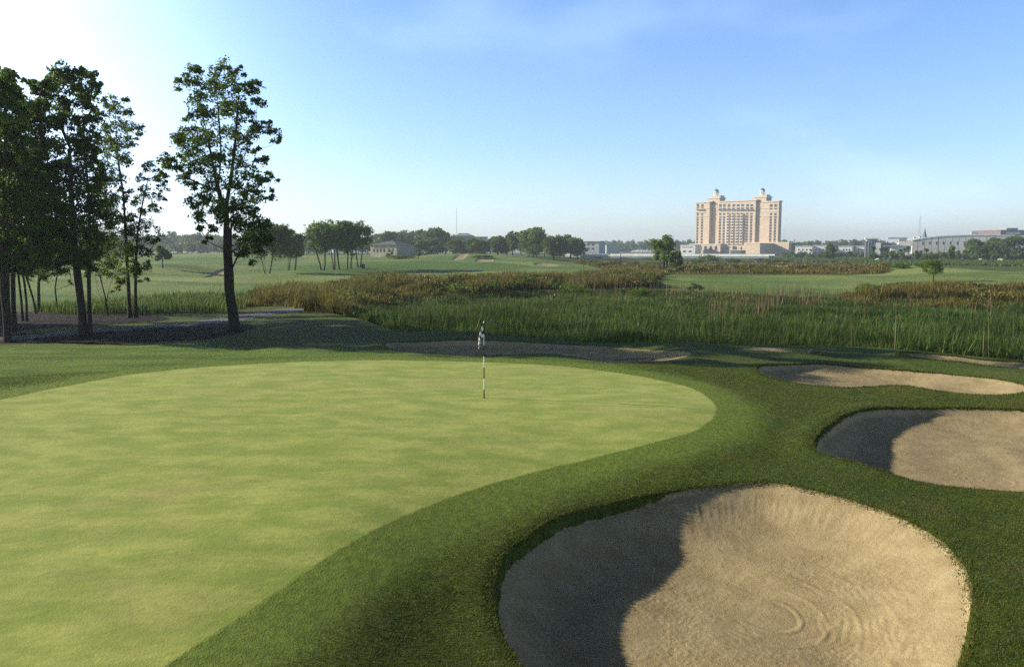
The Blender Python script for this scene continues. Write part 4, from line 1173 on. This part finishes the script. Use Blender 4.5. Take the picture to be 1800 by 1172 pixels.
# podium
pz = Z(429, 0)
h.box('podium', M_ST, -1, U(1266, -8), -8, 0 - .01, zb, Z(430, 0, -8), label='left podium wing of the hotel with a row of windows')
h.box('podium', M_ST, U(1262, -.5), U(1312, -1), -3, -.02, zb, Z(431, U(1290), -3), label='recessed middle of the hotel podium with arches')
ub0, ub1 = U(1311, -30), U(1335.6, -30)
h.box('podium', M_ST, ub0, ub1, -30, -3.02, zb, Z(429, ub0, -30), label='projecting podium block right of the hotel entrance')
h.box('podium', M_ST, uc1 - 10, U(1387, -2), -2.98, 2.38, zb, Z(425.5, ur1, 0), label='long low podium wing stretching right of the hotel')
h.box('awning', M_GRN, U(1284, -20), U(1303, -20), -20, -3.03, zb, Z(440, U(1290), -20))
for px in (1278, 1290, 1294, 1303):
    u = U(px, -3); h.box('window', M_GL, u - (1.6 if px == 1290 else .9), u + (1.6 if px == 1290 else .9), -3.1, -2.9, Z(439, u, -3), Z(434 if px != 1290 else 432.5, u, -3))
tm = MB(); tm2 = MB(); tm.box(ub0 - .6, ub1 + .6, -30.6, -3.1, Z(429, ub0, -30) + .003, Z(429, ub0, -30) + .9); tm2.box(-1.6, U(1266, -8) + .6, -8.6, -.1, Z(430, 0, -8) + .003, Z(430, 0, -8) + .9)
tm.build('parapet', M_ST2, h.o); tm2.build('parapet', M_ST2, h.o)
print('hotel', time.time() - T0)

def simple_building(px0, px1, top, base, dist, depth, label, mat=M_WH, alpha=0, wins=None, roof=None, name='building', rmat=M_RF, group=None, over=.4):
    s = Site(px0, dist, alpha, name, label, group=group)
    u1 = s.U(px1); zt = s.Z(top, u1 / 2); z0 = min(-.5, s.Z(base))
    s.box('wall', mat, 0, u1, 0, depth, z0, zt)
    if roof == 'hip':
        m = MB(); hh = roof_h = u1 * .13
        V = [(-over, -over, zt), (u1 + over, -over, zt), (u1 + over, depth + over, zt), (-over, depth + over, zt), (depth * .45, depth / 2, zt + hh), (u1 - depth * .45, depth / 2, zt + hh)]
        m.add(V, [[0, 1, 5, 4], [2, 3, 4, 5]]); m.add([V[1], V[2], V[5], V[5]], [[0, 1, 2, 3]]); m.add([V[3], V[0], V[4], V[4]], [[0, 1, 2, 3]]); m.build('roof', rmat, s.o)
    else: s.box('roof', rmat, -over, u1 + over, -over, depth + over, zt + .003, zt + .35)
    for (wx, wy, ww, wh) in wins or []:
        u = s.U(wx); z = s.Z(wy, u); hw = ww / 2 * dist / F; hv = wh / 2 * dist / F
        f = s.box('window', M_GL, u - hw, u + hw, -.08, .1, z - hv, z + hv)
    return s
# white terraces right of the hotel
for i, (a, b, t, lb, ws) in enumerate([(1398, 1428, 433, 'leftmost low white terraced house right of the hotel', [1404, 1411, 1418, 1424]), (1430, 1452, 431.8, 'white terraced house behind the leftmost palms', [1435, 1441, 1447]),
        (1474, 1498, 433, 'white terraced house with blue windows right of the round tree', [1483, 1488, 1493]), (1504, 1519.5, 433, 'short white house closest to the glass building', [1509, 1515])]):
    simple_building(a, b, t, 450, 690, 14, lb, M_WH, 28, [(x_, 439, 2.4, 3) for x_ in ws] + [(x_, 444.5, 2.4, 2.5) for x_ in ws], group='white terraced houses', rmat=M_WH)
# glass building
g = Site(1520, 545, 22, 'glass_building', 'modern grey glass building with white frames left of the long hall')
def gb(name, mat, a, b, t, bt, v0, v1, **kw):
    u0, u1_ = g.U(a, v0), g.U(b, v0); g.box(name, mat, u0, u1_, v0, v1, g.Z(bt, u0, v0), g.Z(t, u0, v0), **kw)
gb('glass_wall', M_GB, 1521, 1541, 424.5, 456, 0, 14); gb('roof', M_WH, 1519.5, 1545, 418, 420.2, -2, 16); gb('wall', M_CO, 1523, 1541, 420.3, 424.4, 1, 13)
gb('panel', M_WH, 1539, 1548, 426.5, 456, -1, -.02); gb('glass_wall', M_GB, 1548.1, 1566, 427.5, 456, 2, 14); gb('wall', M_WH, 1565, 1601, 433, 456, -4, 10); gb('roof', M_CO, 1554, 1602, 431.6, 432.9, -6, 12)
gb('wall', M_CR, 1579, 1604, 424, 432, 4, 20); gb('roof', M_CO, 1560, 1594, 417.3, 419.5, 6, 22); gb('wall', M_CR, 1582, 1593, 419.6, 424, 8, 18); gb('column', M_WH, 1520, 1521, 420.5, 456, -1.4, -.6); gb('window', M_GL, 1556, 1564, 437, 444, 1.7, 1.95)
for px in (1526, 1531, 1536): gb('mullion', M_WH, px, px + .5, 424.5, 456, -.15, -.01)
# long curved hall
c = Site(1603, 560, 20, 'exhibition_hall', 'long pale hall with a curved roof edge and thin wall slits')
prof = [(1603, 423.5), (1615, 421), (1630, 418.7), (1651, 416.6), (1680, 415.2), (1711, 414.4), (1755, 414.6), (1800, 416), (1850, 418.5)]
m = MB(); mr = MB()
us = [c.U(p[0]) for p in prof]; zs = [c.Z(p[1], u) for p, u in zip(prof, us)]
for i in range(len(us) - 1):
    a, b, za, zb_ = us[i], us[i + 1], zs[i], zs[i + 1]
    m.add([(a, 0, -2), (b, 0, -2), (b, 0, zb_), (a, 0, za), (a, 60, -2), (b, 60, -2), (b, 60, zb_), (a, 60, za)], [[0, 1, 2, 3], [5, 4, 7, 6], [3, 2, 6, 7]])
    mr.add([(a, -.35, za + .1), (b, -.35, zb_ + .1), (b, -.35, zb_ + .8), (a, -.35, za + .8), (a, 61, za + .1), (b, 61, zb_ + .1), (b, 61, zb_ + .8), (a, 61, za + .8)], [[0, 1, 2, 3], [3, 2, 6, 7], [0, 4, 5, 1]])
m.add([(us[0], 0, -2), (us[0], 60, -2), (us[0], 60, zs[0]), (us[0], 0, zs[0])], [[0, 3, 2, 1]])
m.build('wall', M_CR, c.o); mr.build('roof', M_WH, c.o)
for k in range(13):
    px = 1621 + 12.2 * k; u = c.U(px); c.box('window', M_GL, u - .3, u + .3, -.1, .1, c.Z(430, u), c.Z(424.5, u))
for px in range(1612, 1760, 12): u = c.U(px); c.box('joint', M_CO, u - .1, u + .1, -.04, .1, -1, np.interp(u, us, zs) - .3)
u = c.U(1716); c.box('roof_vent', M_GR, u, c.U(1728), 20, 26, zs[5] + .8, c.Z(408, u, 20))
# beige house
s = simple_building(651, 697, 430.5, 449, 320, 12, 'beige house with a grey hipped roof at the edge of the far left wood', M_BG, 25, [(x_, 440, 2.6, 6) for x_ in (657, 663, 669, 675, 683, 690)], 'hip', over=.8)
simple_building(694, 722, 436, 449, 335, 10, 'low grey roofed wing just right of the beige house', M_BG, 10, [(x_, 443, 2.6, 4) for x_ in (701, 708, 715)], 'hip', name='house', over=.8)
simple_building(795, 832, 414.2, 440, 720, 30, 'distant blue grey roofed building above the far wood', M_BR, 0, None, 'hip', rmat=M_GR)
simple_building(826, 856, 416.8, 440, 640, 18, 'flat beige building just showing above the far wood', M_BG, 0, None, rmat=M_BG)
s = simple_building(1028, 1053, 424.5, 446, 560, 14, 'pale concrete building with open bays left of the bridge middle', M_CO, 25, [(1034, 430, 4, 3), (1042, 430, 4, 3), (1034, 437, 4, 3), (1042, 437, 4, 3)], rmat=M_WH, over=1)
simple_building(1066, 1089, 429.5, 446, 700, 14, 'low white roofed building behind the bridge', M_CO, 0, None, rmat=M_WH, over=1.5)
s = simple_building(1196, 1222, 431, 446, 830, 20, 'low white building with a red sign left of the hotel', M_WH, 30, [(1203, 442, 5, 3), (1213, 442, 5, 3)], rmat=M_WH)
M_RED = plain('red_paint', (.45, .07, .05))
m = MB(); rg = np.random.default_rng(3); u = s.U(1199)
while u < s.U(1218):
    w_ = rg.uniform(.35, .6); z = s.Z(434.8, u); m.box(u, u + w_ * .35, -.12, -.02, z - .55, z + .55); m.box(u + w_ * .35, u + w_, -.115, -.02, z + rg.uniform(-.2, .2), z + .5); u += w_ + .35
m.build('lettering', M_RED, s.o)
s = simple_building(1757, 1830, 405, 440, 820, 40, 'brown brick building rising over the trees at the right edge', M_BR, -10, [(x_, 411, 3, 3) for x_ in (1762, 1769, 1776)], rmat=M_BR)
s.box('penthouse', M_GR, s.U(1775), s.U(1795), 6, 16, s.Z(404.6, 20), s.Z(400.5, 20))
s.box('panel', M_WH, s.U(1766), s.U(1790), -1, -.01, s.Z(412, 20), s.Z(408, 20))

# bridge
b = Site(978, 435, 32, 'bridge', 'long low pale concrete bridge crossing the marsh toward the hotel', cat='bridge', z=0)
L_ = b.U(1352); zd0, zd1 = b.Z(452.2), b.Z(448.2)
b.box('deck', M_GR, 0, L_, 0, 11, zd0, zd1)
b.box('parapet', M_WH, 0, L_, -.25, -.003, b.Z(449.5), b.Z(446.2)); b.box('parapet', M_WH, 0, L_, 11.003, 11.25, zd1 - .2, b.Z(446.0))
rl = MB(); rl.box(0, L_, -.2, -.12, b.Z(445.4), b.Z(445.1))
for k in range(60): u = L_ * (k + .5) / 60; rl.box(u - .05, u + .05, -.2, -.13, b.Z(446.2), b.Z(445.4))
rl.build('railing', M_GR, b.o)
for k in range(8):
    u = L_ * (k + .55) / 8; p = MB(); p.box(u - 1.2, u + 1.2, .5, 10.5, zd0 - .5, zd0 - .004); 
    for v in (1.5, 5.5, 9.5): p.tube([(u, v, -3), (u, v, zd0 - .45)], [.35, .35], 8)
    p.build('pier', M_CO, b.o)

# masts, poles, spire
def pole(px, top, base, dist, r, label, name='pole', mat=M_DK, cat='pole', lamp=False, group=None):
    x, _, zt = at_y(px, top, dist); z0 = hz(x, dist)
    o = link(name, None, label=label, cat=cat, group=group); o.location = (x, dist, z0); h_ = zt - z0
    m = MB(); m.tube([(0, 0, -.3), (0, 0, h_)], [r, r * .6], 6); m.build('post', mat, o)
    if lamp:
        m = MB(); m.box(-.9, .9, -.06, .06, h_ - .1, h_ + .05); m.build('arm', mat, o)
        for q in (-1, 1): m = MB(); m.box(q * .9 - .35, q * .9 + .35, -.2, .2, h_ - .22, h_ - .08); m.build('lamp_head', M_GR, o)
    return o
for px, top, d, lb in ((1520, 424, 395, 'lamp post at the left corner of the glass building'), (1650.5, 419, 400, 'lamp post before the middle of the long hall'), (1717, 421, 385, 'lamp post left of the big right edge trees'), (1785, 427, 380, 'lamp post nearest the right edge of the photo')):
    pole(px, top, 458, d, .14, lb, 'lamp_post', M_DK, 'lamp post', True, 'lamp posts along the car park')
pole(897, 428, 452, 350, .12, 'thin pale pole in front of the tallest far tree', mat=M_GR)
pole(1091, 445, 473, 240, .16, 'dark wooden post standing in the brown marsh before the bridge')
pole(1026, 461, 476, 230, .15, 'shorter dark wooden post in the marsh left of the tall one')
pole(802.5, 366, 440, 1000, .35, 'very thin grey radio mast above the distant roof', 'radio_mast', M_GR, 'mast')
o = link('radio_mast', None, label='thin lattice radio mast above the curved hall', cat='mast'); x, _, zt = at_y(1618, 380, 950); o.location = (x, 950, -1.5)
m = MB(); H_ = zt + 1.5
for q in range(3):
    a = q * 2.09; m.tube([(math.cos(a) * 1.0, math.sin(a) * 1.0, 0), (math.cos(a) * .9, math.sin(a) * .9, H_)], [.13, .11], 4)
for k in range(22):
    z = H_ * k / 22; a, b_ = k * 2.09, (k + 1) * 2.09; m.tube([(math.cos(a), math.sin(a), z), (math.cos(b_), math.sin(b_), z + H_ / 22)], [.08, .08], 4)
m.build('lattice', M_GR, o)
o = link('church_spire', None, label='slender dark pointed spire beside the lattice mast', cat='spire'); x, _, zt = at_y(1626, 400, 800); o.location = (x, 800, -1.5)
m = MB(); m.box(-2.2, 2.2, -2.2, 2.2, 0, 18); m.build('tower', M_BR, o)
m = MB(); zz = zt + 1.5; m.add(*lathe([(2.6, 18.01), (2.3, 18.6), (.9, 18.6 + (zz - 18.6) * .55), (.05, zz)], 8, 0, 0)); m.build('spire', M_CU, o)
m = MB(); o2 = link('rooftop_plant', None, label='pale clutter of roof equipment behind the left end of the curved hall', cat='roof equipment'); x, _, z_ = at_y(1608, 420, 640); o2.location = (x, 640, -1.5)
m.box(-1, 16, 0, 6, 0, z_ + 1); m.build('wall', M_CR, o2); m = MB()
for k in range(7): m.box(k * 2.2, k * 2.2 + 1.3, 1, 3, z_ + 1.003, z_ + 1.003 + [2, 1.2, 2.6, .9, 1.8, 1.1, 2.2][k])
m.build('unit', M_CO, o2)

# cars
def car_mats(col, n): return plain('paint_' + n, col, .3, .02, spec=.5)
PAINT = {'blue': car_mats((.05, .12, .35), 'blue'), 'dark': car_mats((.03, .03, .035), 'dark'), 'white': car_mats((.7, .7, .7), 'white'), 'silver': car_mats((.4, .41, .42), 'silver'), 'red': car_mats((.35, .03, .03), 'red')}
M_TY = plain('tyre_rubber', (.02, .02, .02), .9)
def car(px, dist, colr, label, rz=0, van=False):
    x = at_y(px, 455, dist)[0]; o = link('parked_car', None, label=label, cat='car', group='cars in the far car park'); o.location = (x, dist, hz(x, dist)); o.rotation_euler = (0, 0, rz)
    hh = 1.9 if van else 1.45
    P = [(-2.2, .3), (-2.25, .75), (-1.95, .95), (-1.45 if not van else -2.0, 1.0), (-.9 if not van else -1.9, hh), (.9, hh), (1.5, 1.0), (2.1, .85), (2.25, .6), (2.2, .3)]
    n_ = len(P); V = [(a, -.85, z) for a, z in P] + [(a, .85, z) for a, z in P]
    me = bpy.data.meshes.new('body'); me.from_pydata(V, [], [tuple(range(n_)), tuple(range(2 * n_ - 1, n_ - 1, -1))] + [(i, i + n_, (i + 1) % n_ + n_, (i + 1) % n_) for i in range(n_)])
    me.materials.append(PAINT[colr]); link('body', me, o)
    m = MB(); m.add([(-.95, -.87, 1.05), (1.2, -.87, 1.05), (.8, -.87, hh - .1), (-.75, -.87, hh - .1)], [[0, 1, 2, 3]]); m.add([(-.95, .87, 1.05), (1.2, .87, 1.05), (.8, .87, hh - .1), (-.75, .87, hh - .1)], [[3, 2, 1, 0]])
    m.build('window', M_GL, o)
    for sx in (-1.4, 1.4):
        for sy in (-.8, .8):
            V, q = lathe([(.02, -.1), (.33, -.1), (.33, .1), (.02, .1)], 12, 0, 0)
            V = [(sx + a, sy + c_, .33 + b_) for a, b_, c_ in V]; m = MB(); m.add(V, q); m.build('wheel', M_TY, o)
for a in ((1566, 392, 'blue', 'left blue car parked between the short palms', .1), (1575, 396, 'blue', 'right blue car parked between the short palms', .9), (1546, 394, 'white', 'white car parked left of the blue cars', .2),
          (1698, 386, 'dark', 'dark van parked under the pale green right tree', .05, True), (1726, 384, 'silver', 'silver car parked under the dark right edge trees', .3), (1758, 382, 'white', 'white car parked nearest the right edge', 1.2),
          (1601, 398, 'silver', 'silver car parked before the left end of the hall', .2), (757, 330, 'dark', 'dark car parked below the broad domed tree on the left', .1), (740, 335, 'silver', 'silver car parked beside the dark one on the left', .2), (1210, 700, 'white', 'white car left of the hotel podium', .1)):
    car(*a)

# ------------------------------------------------------------------ flagstick
x, y, z = on_ground(851, 699, 15, 40)
o = link('flagstick', None, label='black and white striped flagstick with a limp checkered flag in the putting green', cat='flagstick'); o.location = (x, y, z)
t = NT('striped_pole'); sp = t.n('ShaderNodeSeparateXYZ'); t.set(sp.inputs[0], t.obj())
st = t.math('GREATER_THAN', t.math('FRACT', t.math('MULTIPLY_ADD', sp.outputs[2], 1 / .62, .12)), .5)
M_PO = t.done(t.bsdf(t.mix(st, (.012, .012, .012), (.75, .75, .72)), .4))
m = MB(); m.tube([(0, 0, -.05), (0, 0, 2.10)], [.0165, .0125], 10); m.build('pole', M_PO, o, True)
m = MB(); m.add(*lathe([(.001, .012), (.028, .012), (.034, .006), (.054, .0045), (.056, .002)], 20, 0, 0)); m.build('cup', M_DK, o, True)
m = MB(); m.add(*lathe([(.001, 2.14), (.016, 2.135), (.02, 2.12), (.016, 2.10), (.012, 2.095)], 12, 0, 0)); m.build('knob', M_WH, o, True)
t = NT('checkered_cloth'); uvn = t.n('ShaderNodeUVMap'); ck = t.n('ShaderNodeTexChecker'); t.set(ck.inputs[0], uvn.outputs[0]); ck.inputs['Scale'].default_value = 5
ck.inputs[1].default_value = (.80, .80, .80, 1); ck.inputs[2].default_value = (.012, .012, .014, 1)
d_ = t.bsdf(ck.outputs[0], .7); tr = t.n('ShaderNodeBsdfTranslucent'); t.set(tr.inputs[0], ck.outputs[0]); mx = t.n('ShaderNodeMixShader'); mx.inputs[0].default_value = .3
t.t.links.new(d_, mx.inputs[1]); t.t.links.new(tr.outputs[0], mx.inputs[2]); M_FLAG = t.done(mx.outputs[0])
# limp cloth hanging in folds: attached along the pole, its outer part fallen straight down
nu, nv = 26, 22; V = []; UVc = []
for i in range(nu):
    a = i / (nu - 1)
    for j in range(nv):
        b_ = j / (nv - 1)
        zz = 2.085 - b_ * .40 - .40 * a ** 1.15 * (1 - .18 * b_)
        off = -(.015 + .17 * math.sin(min(a, 1) * 2.2) * (.45 + .75 * b_ * (1 - .35 * b_)))
        fold = .045 * math.sin(a * 11 + b_ * 2.4) * (a ** .5) * (.4 + .6 * b_)
        V.append((off + .02 * math.sin(a * 7 + 3 * b_) * a, fold + .02 * a, zz)); UVc.append((a * 1.25, b_ * .85))
q = np.array([[i * nv + j, (i + 1) * nv + j, (i + 1) * nv + j + 1, i * nv + j + 1] for i in range(nu - 1) for j in range(nv - 1)])
me = mesh_np('flag', np.array(V), q, M_FLAG, smooth=True); ul = me.uv_layers.new(name='UVMap'); UVc = np.array(UVc)
ul.data.foreach_set('uv', UVc[q.ravel()].astype(np.float32).ravel()); link('flag', me, o)

# rakes
def rake(pxa, pya, pxb, pyb, label):
    xa, ya, za = on_ground(pxa, pya, 15, 60); xb, yb, zb_ = on_ground(pxb, pyb, 15, 60)
    L = math.hypot(xb - xa, yb - ya); a = math.atan2(yb - ya, xb - xa)
    o = link('bunker_rake', None, label=label, cat='rake', group='bunker rakes lying on the turf'); o.location = (xa, ya, za + .03); o.rotation_euler = (0, -math.atan2(zb_ - za, L), a)
    m = MB(); m.tube([(0, 0, .02), (L, 0, .04)], [.016, .016], 8); m.build('handle', M_DK, o)
    m = MB(); m.box(L - .03, L + .03, -.30, .30, .02, .06)
    for k in range(13): m.box(L - .01, L + .01, -.29 + k * .0475, -.275 + k * .0475, -.05, .02)
    m.build('head', plain('pale_plastic', (.22, .23, .21)), o)
rake(1080, 635, 1143, 632, 'rake lying on the turf in front of the bunker behind the pin')
rake(1476, 626, 1424, 619, 'dark rake lying on the turf beyond the kidney shaped bunker')
# litter bin by the umbrella shaped clump
x, y, z = on_ground(638.5, 472, 60); o = link('tee_bin', None, label='small dark bin beside the path right of the umbrella shaped clump', cat='bin'); o.location = (x, y, z)
m = MB(); m.box(-.35, .35, -.35, .35, -.05, 1.0); m.build('body', plain('dark_brown_wood', (.05, .035, .025)), o); m = MB(); m.box(-.4, .4, -.4, .4, 1.003, 1.1); m.build('lid', M_DK, o)
print('things', time.time() - T0)

# groups on repeated things
for o in bpy.data.objects:
    if o.parent: continue
    lb = o.get('label', '')
    if o.get('group'): continue
    if 'fairway clump' in lb: o['group'] = 'umbrella shaped clump on the far fairway'
    elif o.name.startswith('shrub'): o['group'] = 'shrubs at the edges of marsh and fairway'
    elif o.name.startswith('tree') and o.location.y < 70: o['group'] = 'tall dark trees by the cart path'
    elif o.name.startswith('tree'): o['group'] = 'trees on the far side of the marsh'

# ------------------------------------------------------------------ haze, sky and sun
SUN_AZ, SUN_EL = 78.0, 20.0      # degrees left of the view direction
m = MB(); m.box(-3700, 3700, -3700, 3700, -9, 82)
t = NT('haze'); v = t.n('ShaderNodeVolumePrincipled'); v.inputs['Color'].default_value = (.78, .90, 1.0, 1); v.inputs['Density'].default_value = .00029; v.inputs['Anisotropy'].default_value = .3
t.t.links.new(v.outputs[0], t.out.inputs['Volume'])
m.build('haze', t.m, kind='stuff', label='thin blue morning haze over the marsh', cat='haze')

W = bpy.data.worlds.new('World'); S.world = W; W.use_nodes = True
nt = W.node_tree; nt.nodes.clear()
out = nt.nodes.new('ShaderNodeOutputWorld'); bg = nt.nodes.new('ShaderNodeBackground'); sky = nt.nodes.new('ShaderNodeTexSky')
sky.sky_type = 'NISHITA'; sky.sun_disc = False; sky.sun_elevation = R(SUN_EL); sky.sun_rotation = R(-SUN_AZ); sky.air_density = 1.0; sky.dust_density = .6; sky.ozone_density = 2.2; sky.altitude = 0
bg.inputs[1].default_value = .092
tc = nt.nodes.new('ShaderNodeTexCoord')
def wm(op, a, b, c=None, clamp=False):
    n = nt.nodes.new('ShaderNodeMath'); n.operation = op; n.use_clamp = clamp
    for i, q in enumerate((a, b, c)):
        if q is None: continue
        if isinstance(q, bpy.types.NodeSocket): nt.links.new(q, n.inputs[i])
        else: n.inputs[i].default_value = q
    return n.outputs[0]
def wdot(vec):
    n = nt.nodes.new('ShaderNodeVectorMath'); n.operation = 'DOT_PRODUCT'; nt.links.new(tc.outputs['Generated'], n.inputs[0]); v = np.array(vec); n.inputs[1].default_value = tuple(v / np.linalg.norm(v)); return n.outputs['Value']
def wstep(v, a, b, hi=1.0):
    n = nt.nodes.new('ShaderNodeMapRange'); n.interpolation_type = 'SMOOTHERSTEP'; nt.links.new(v, n.inputs[0]); n.inputs[1].default_value = a; n.inputs[2].default_value = b; n.inputs[4].default_value = hi; return n.outputs[0]
ns = nt.nodes.new('ShaderNodeTexNoise'); mp = nt.nodes.new('ShaderNodeMapping'); mp.inputs['Scale'].default_value = (1.6, 1.6, 4.0); nt.links.new(tc.outputs['Generated'], mp.inputs[0]); nt.links.new(mp.outputs[0], ns.inputs['Vector'])
ns.inputs['Scale'].default_value = 1.6; ns.inputs['Detail'].default_value = 4; ns.inputs['Roughness'].default_value = .5
# thin bright mist in the sky toward the sun
gl = wm('MULTIPLY', wm('POWER', wm('MAXIMUM', wdot((-.74, .96, .22)), 0.0), 36.0), wm('MULTIPLY_ADD', ns.outputs['Fac'], .9, .6), clamp=True)
cl = wm('MULTIPLY', wstep(ns.outputs['Fac'], .46, .72), .11)
f = wm('MAXIMUM', gl, cl)
mx = nt.nodes.new('ShaderNodeMix'); mx.data_type = 'RGBA'; nt.links.new(f, mx.inputs[0]); nt.links.new(sky.outputs[0], mx.inputs[6]); mx.inputs[7].default_value = (8.4, 9.3, 9.9, 1)
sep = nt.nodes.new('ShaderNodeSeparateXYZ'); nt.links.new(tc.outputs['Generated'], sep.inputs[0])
sky_dim = nt.nodes.new('ShaderNodeMix'); sky_dim.data_type = 'RGBA'; sky_dim.blend_type = 'MULTIPLY'; sky_dim.inputs[0].default_value = 1.0
nt.links.new(mx.outputs[2], sky_dim.inputs[6])
rp = nt.nodes.new('ShaderNodeValToRGB'); nt.links.new(sep.outputs[2], rp.inputs[0]); e_ = rp.color_ramp.elements   # dims the unseen upper sky to deepen shade, brightens the low band
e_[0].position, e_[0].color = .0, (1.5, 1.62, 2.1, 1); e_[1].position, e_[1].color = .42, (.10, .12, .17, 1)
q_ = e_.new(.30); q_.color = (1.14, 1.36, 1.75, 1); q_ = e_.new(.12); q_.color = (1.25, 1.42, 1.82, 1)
nt.links.new(rp.outputs[0], sky_dim.inputs[7])
nt.links.new(sky_dim.outputs[2], bg.inputs[0]); nt.links.new(bg.outputs[0], out.inputs[0])

sl = bpy.data.lights.new('sun', 'SUN'); sl.energy = 5.0; sl.angle = R(.55); sl.color = (1.0, .91, .74)
so = bpy.data.objects.new('sun', sl); C.objects.link(so)
from mathutils import Vector
d = Vector((-math.sin(R(SUN_AZ)) * math.cos(R(SUN_EL)), math.cos(R(SUN_AZ)) * math.cos(R(SUN_EL)), math.sin(R(SUN_EL))))
so.rotation_euler = (-d).to_track_quat('-Z', 'Y').to_euler(); so.location = d * 60
vs = S.view_settings; vs.view_transform = 'Standard'; vs.look = 'None'; vs.gamma = 1; vs.use_curve_mapping = False; vs.exposure = 0.68
S.cycles.max_bounces = 5; S.cycles.sample_clamp_indirect = 1.2; S.cycles.transparent_max_bounces = 8; S.cycles.volume_bounces = 0
S.cycles.use_denoising = False
print('done', time.time() - T0)
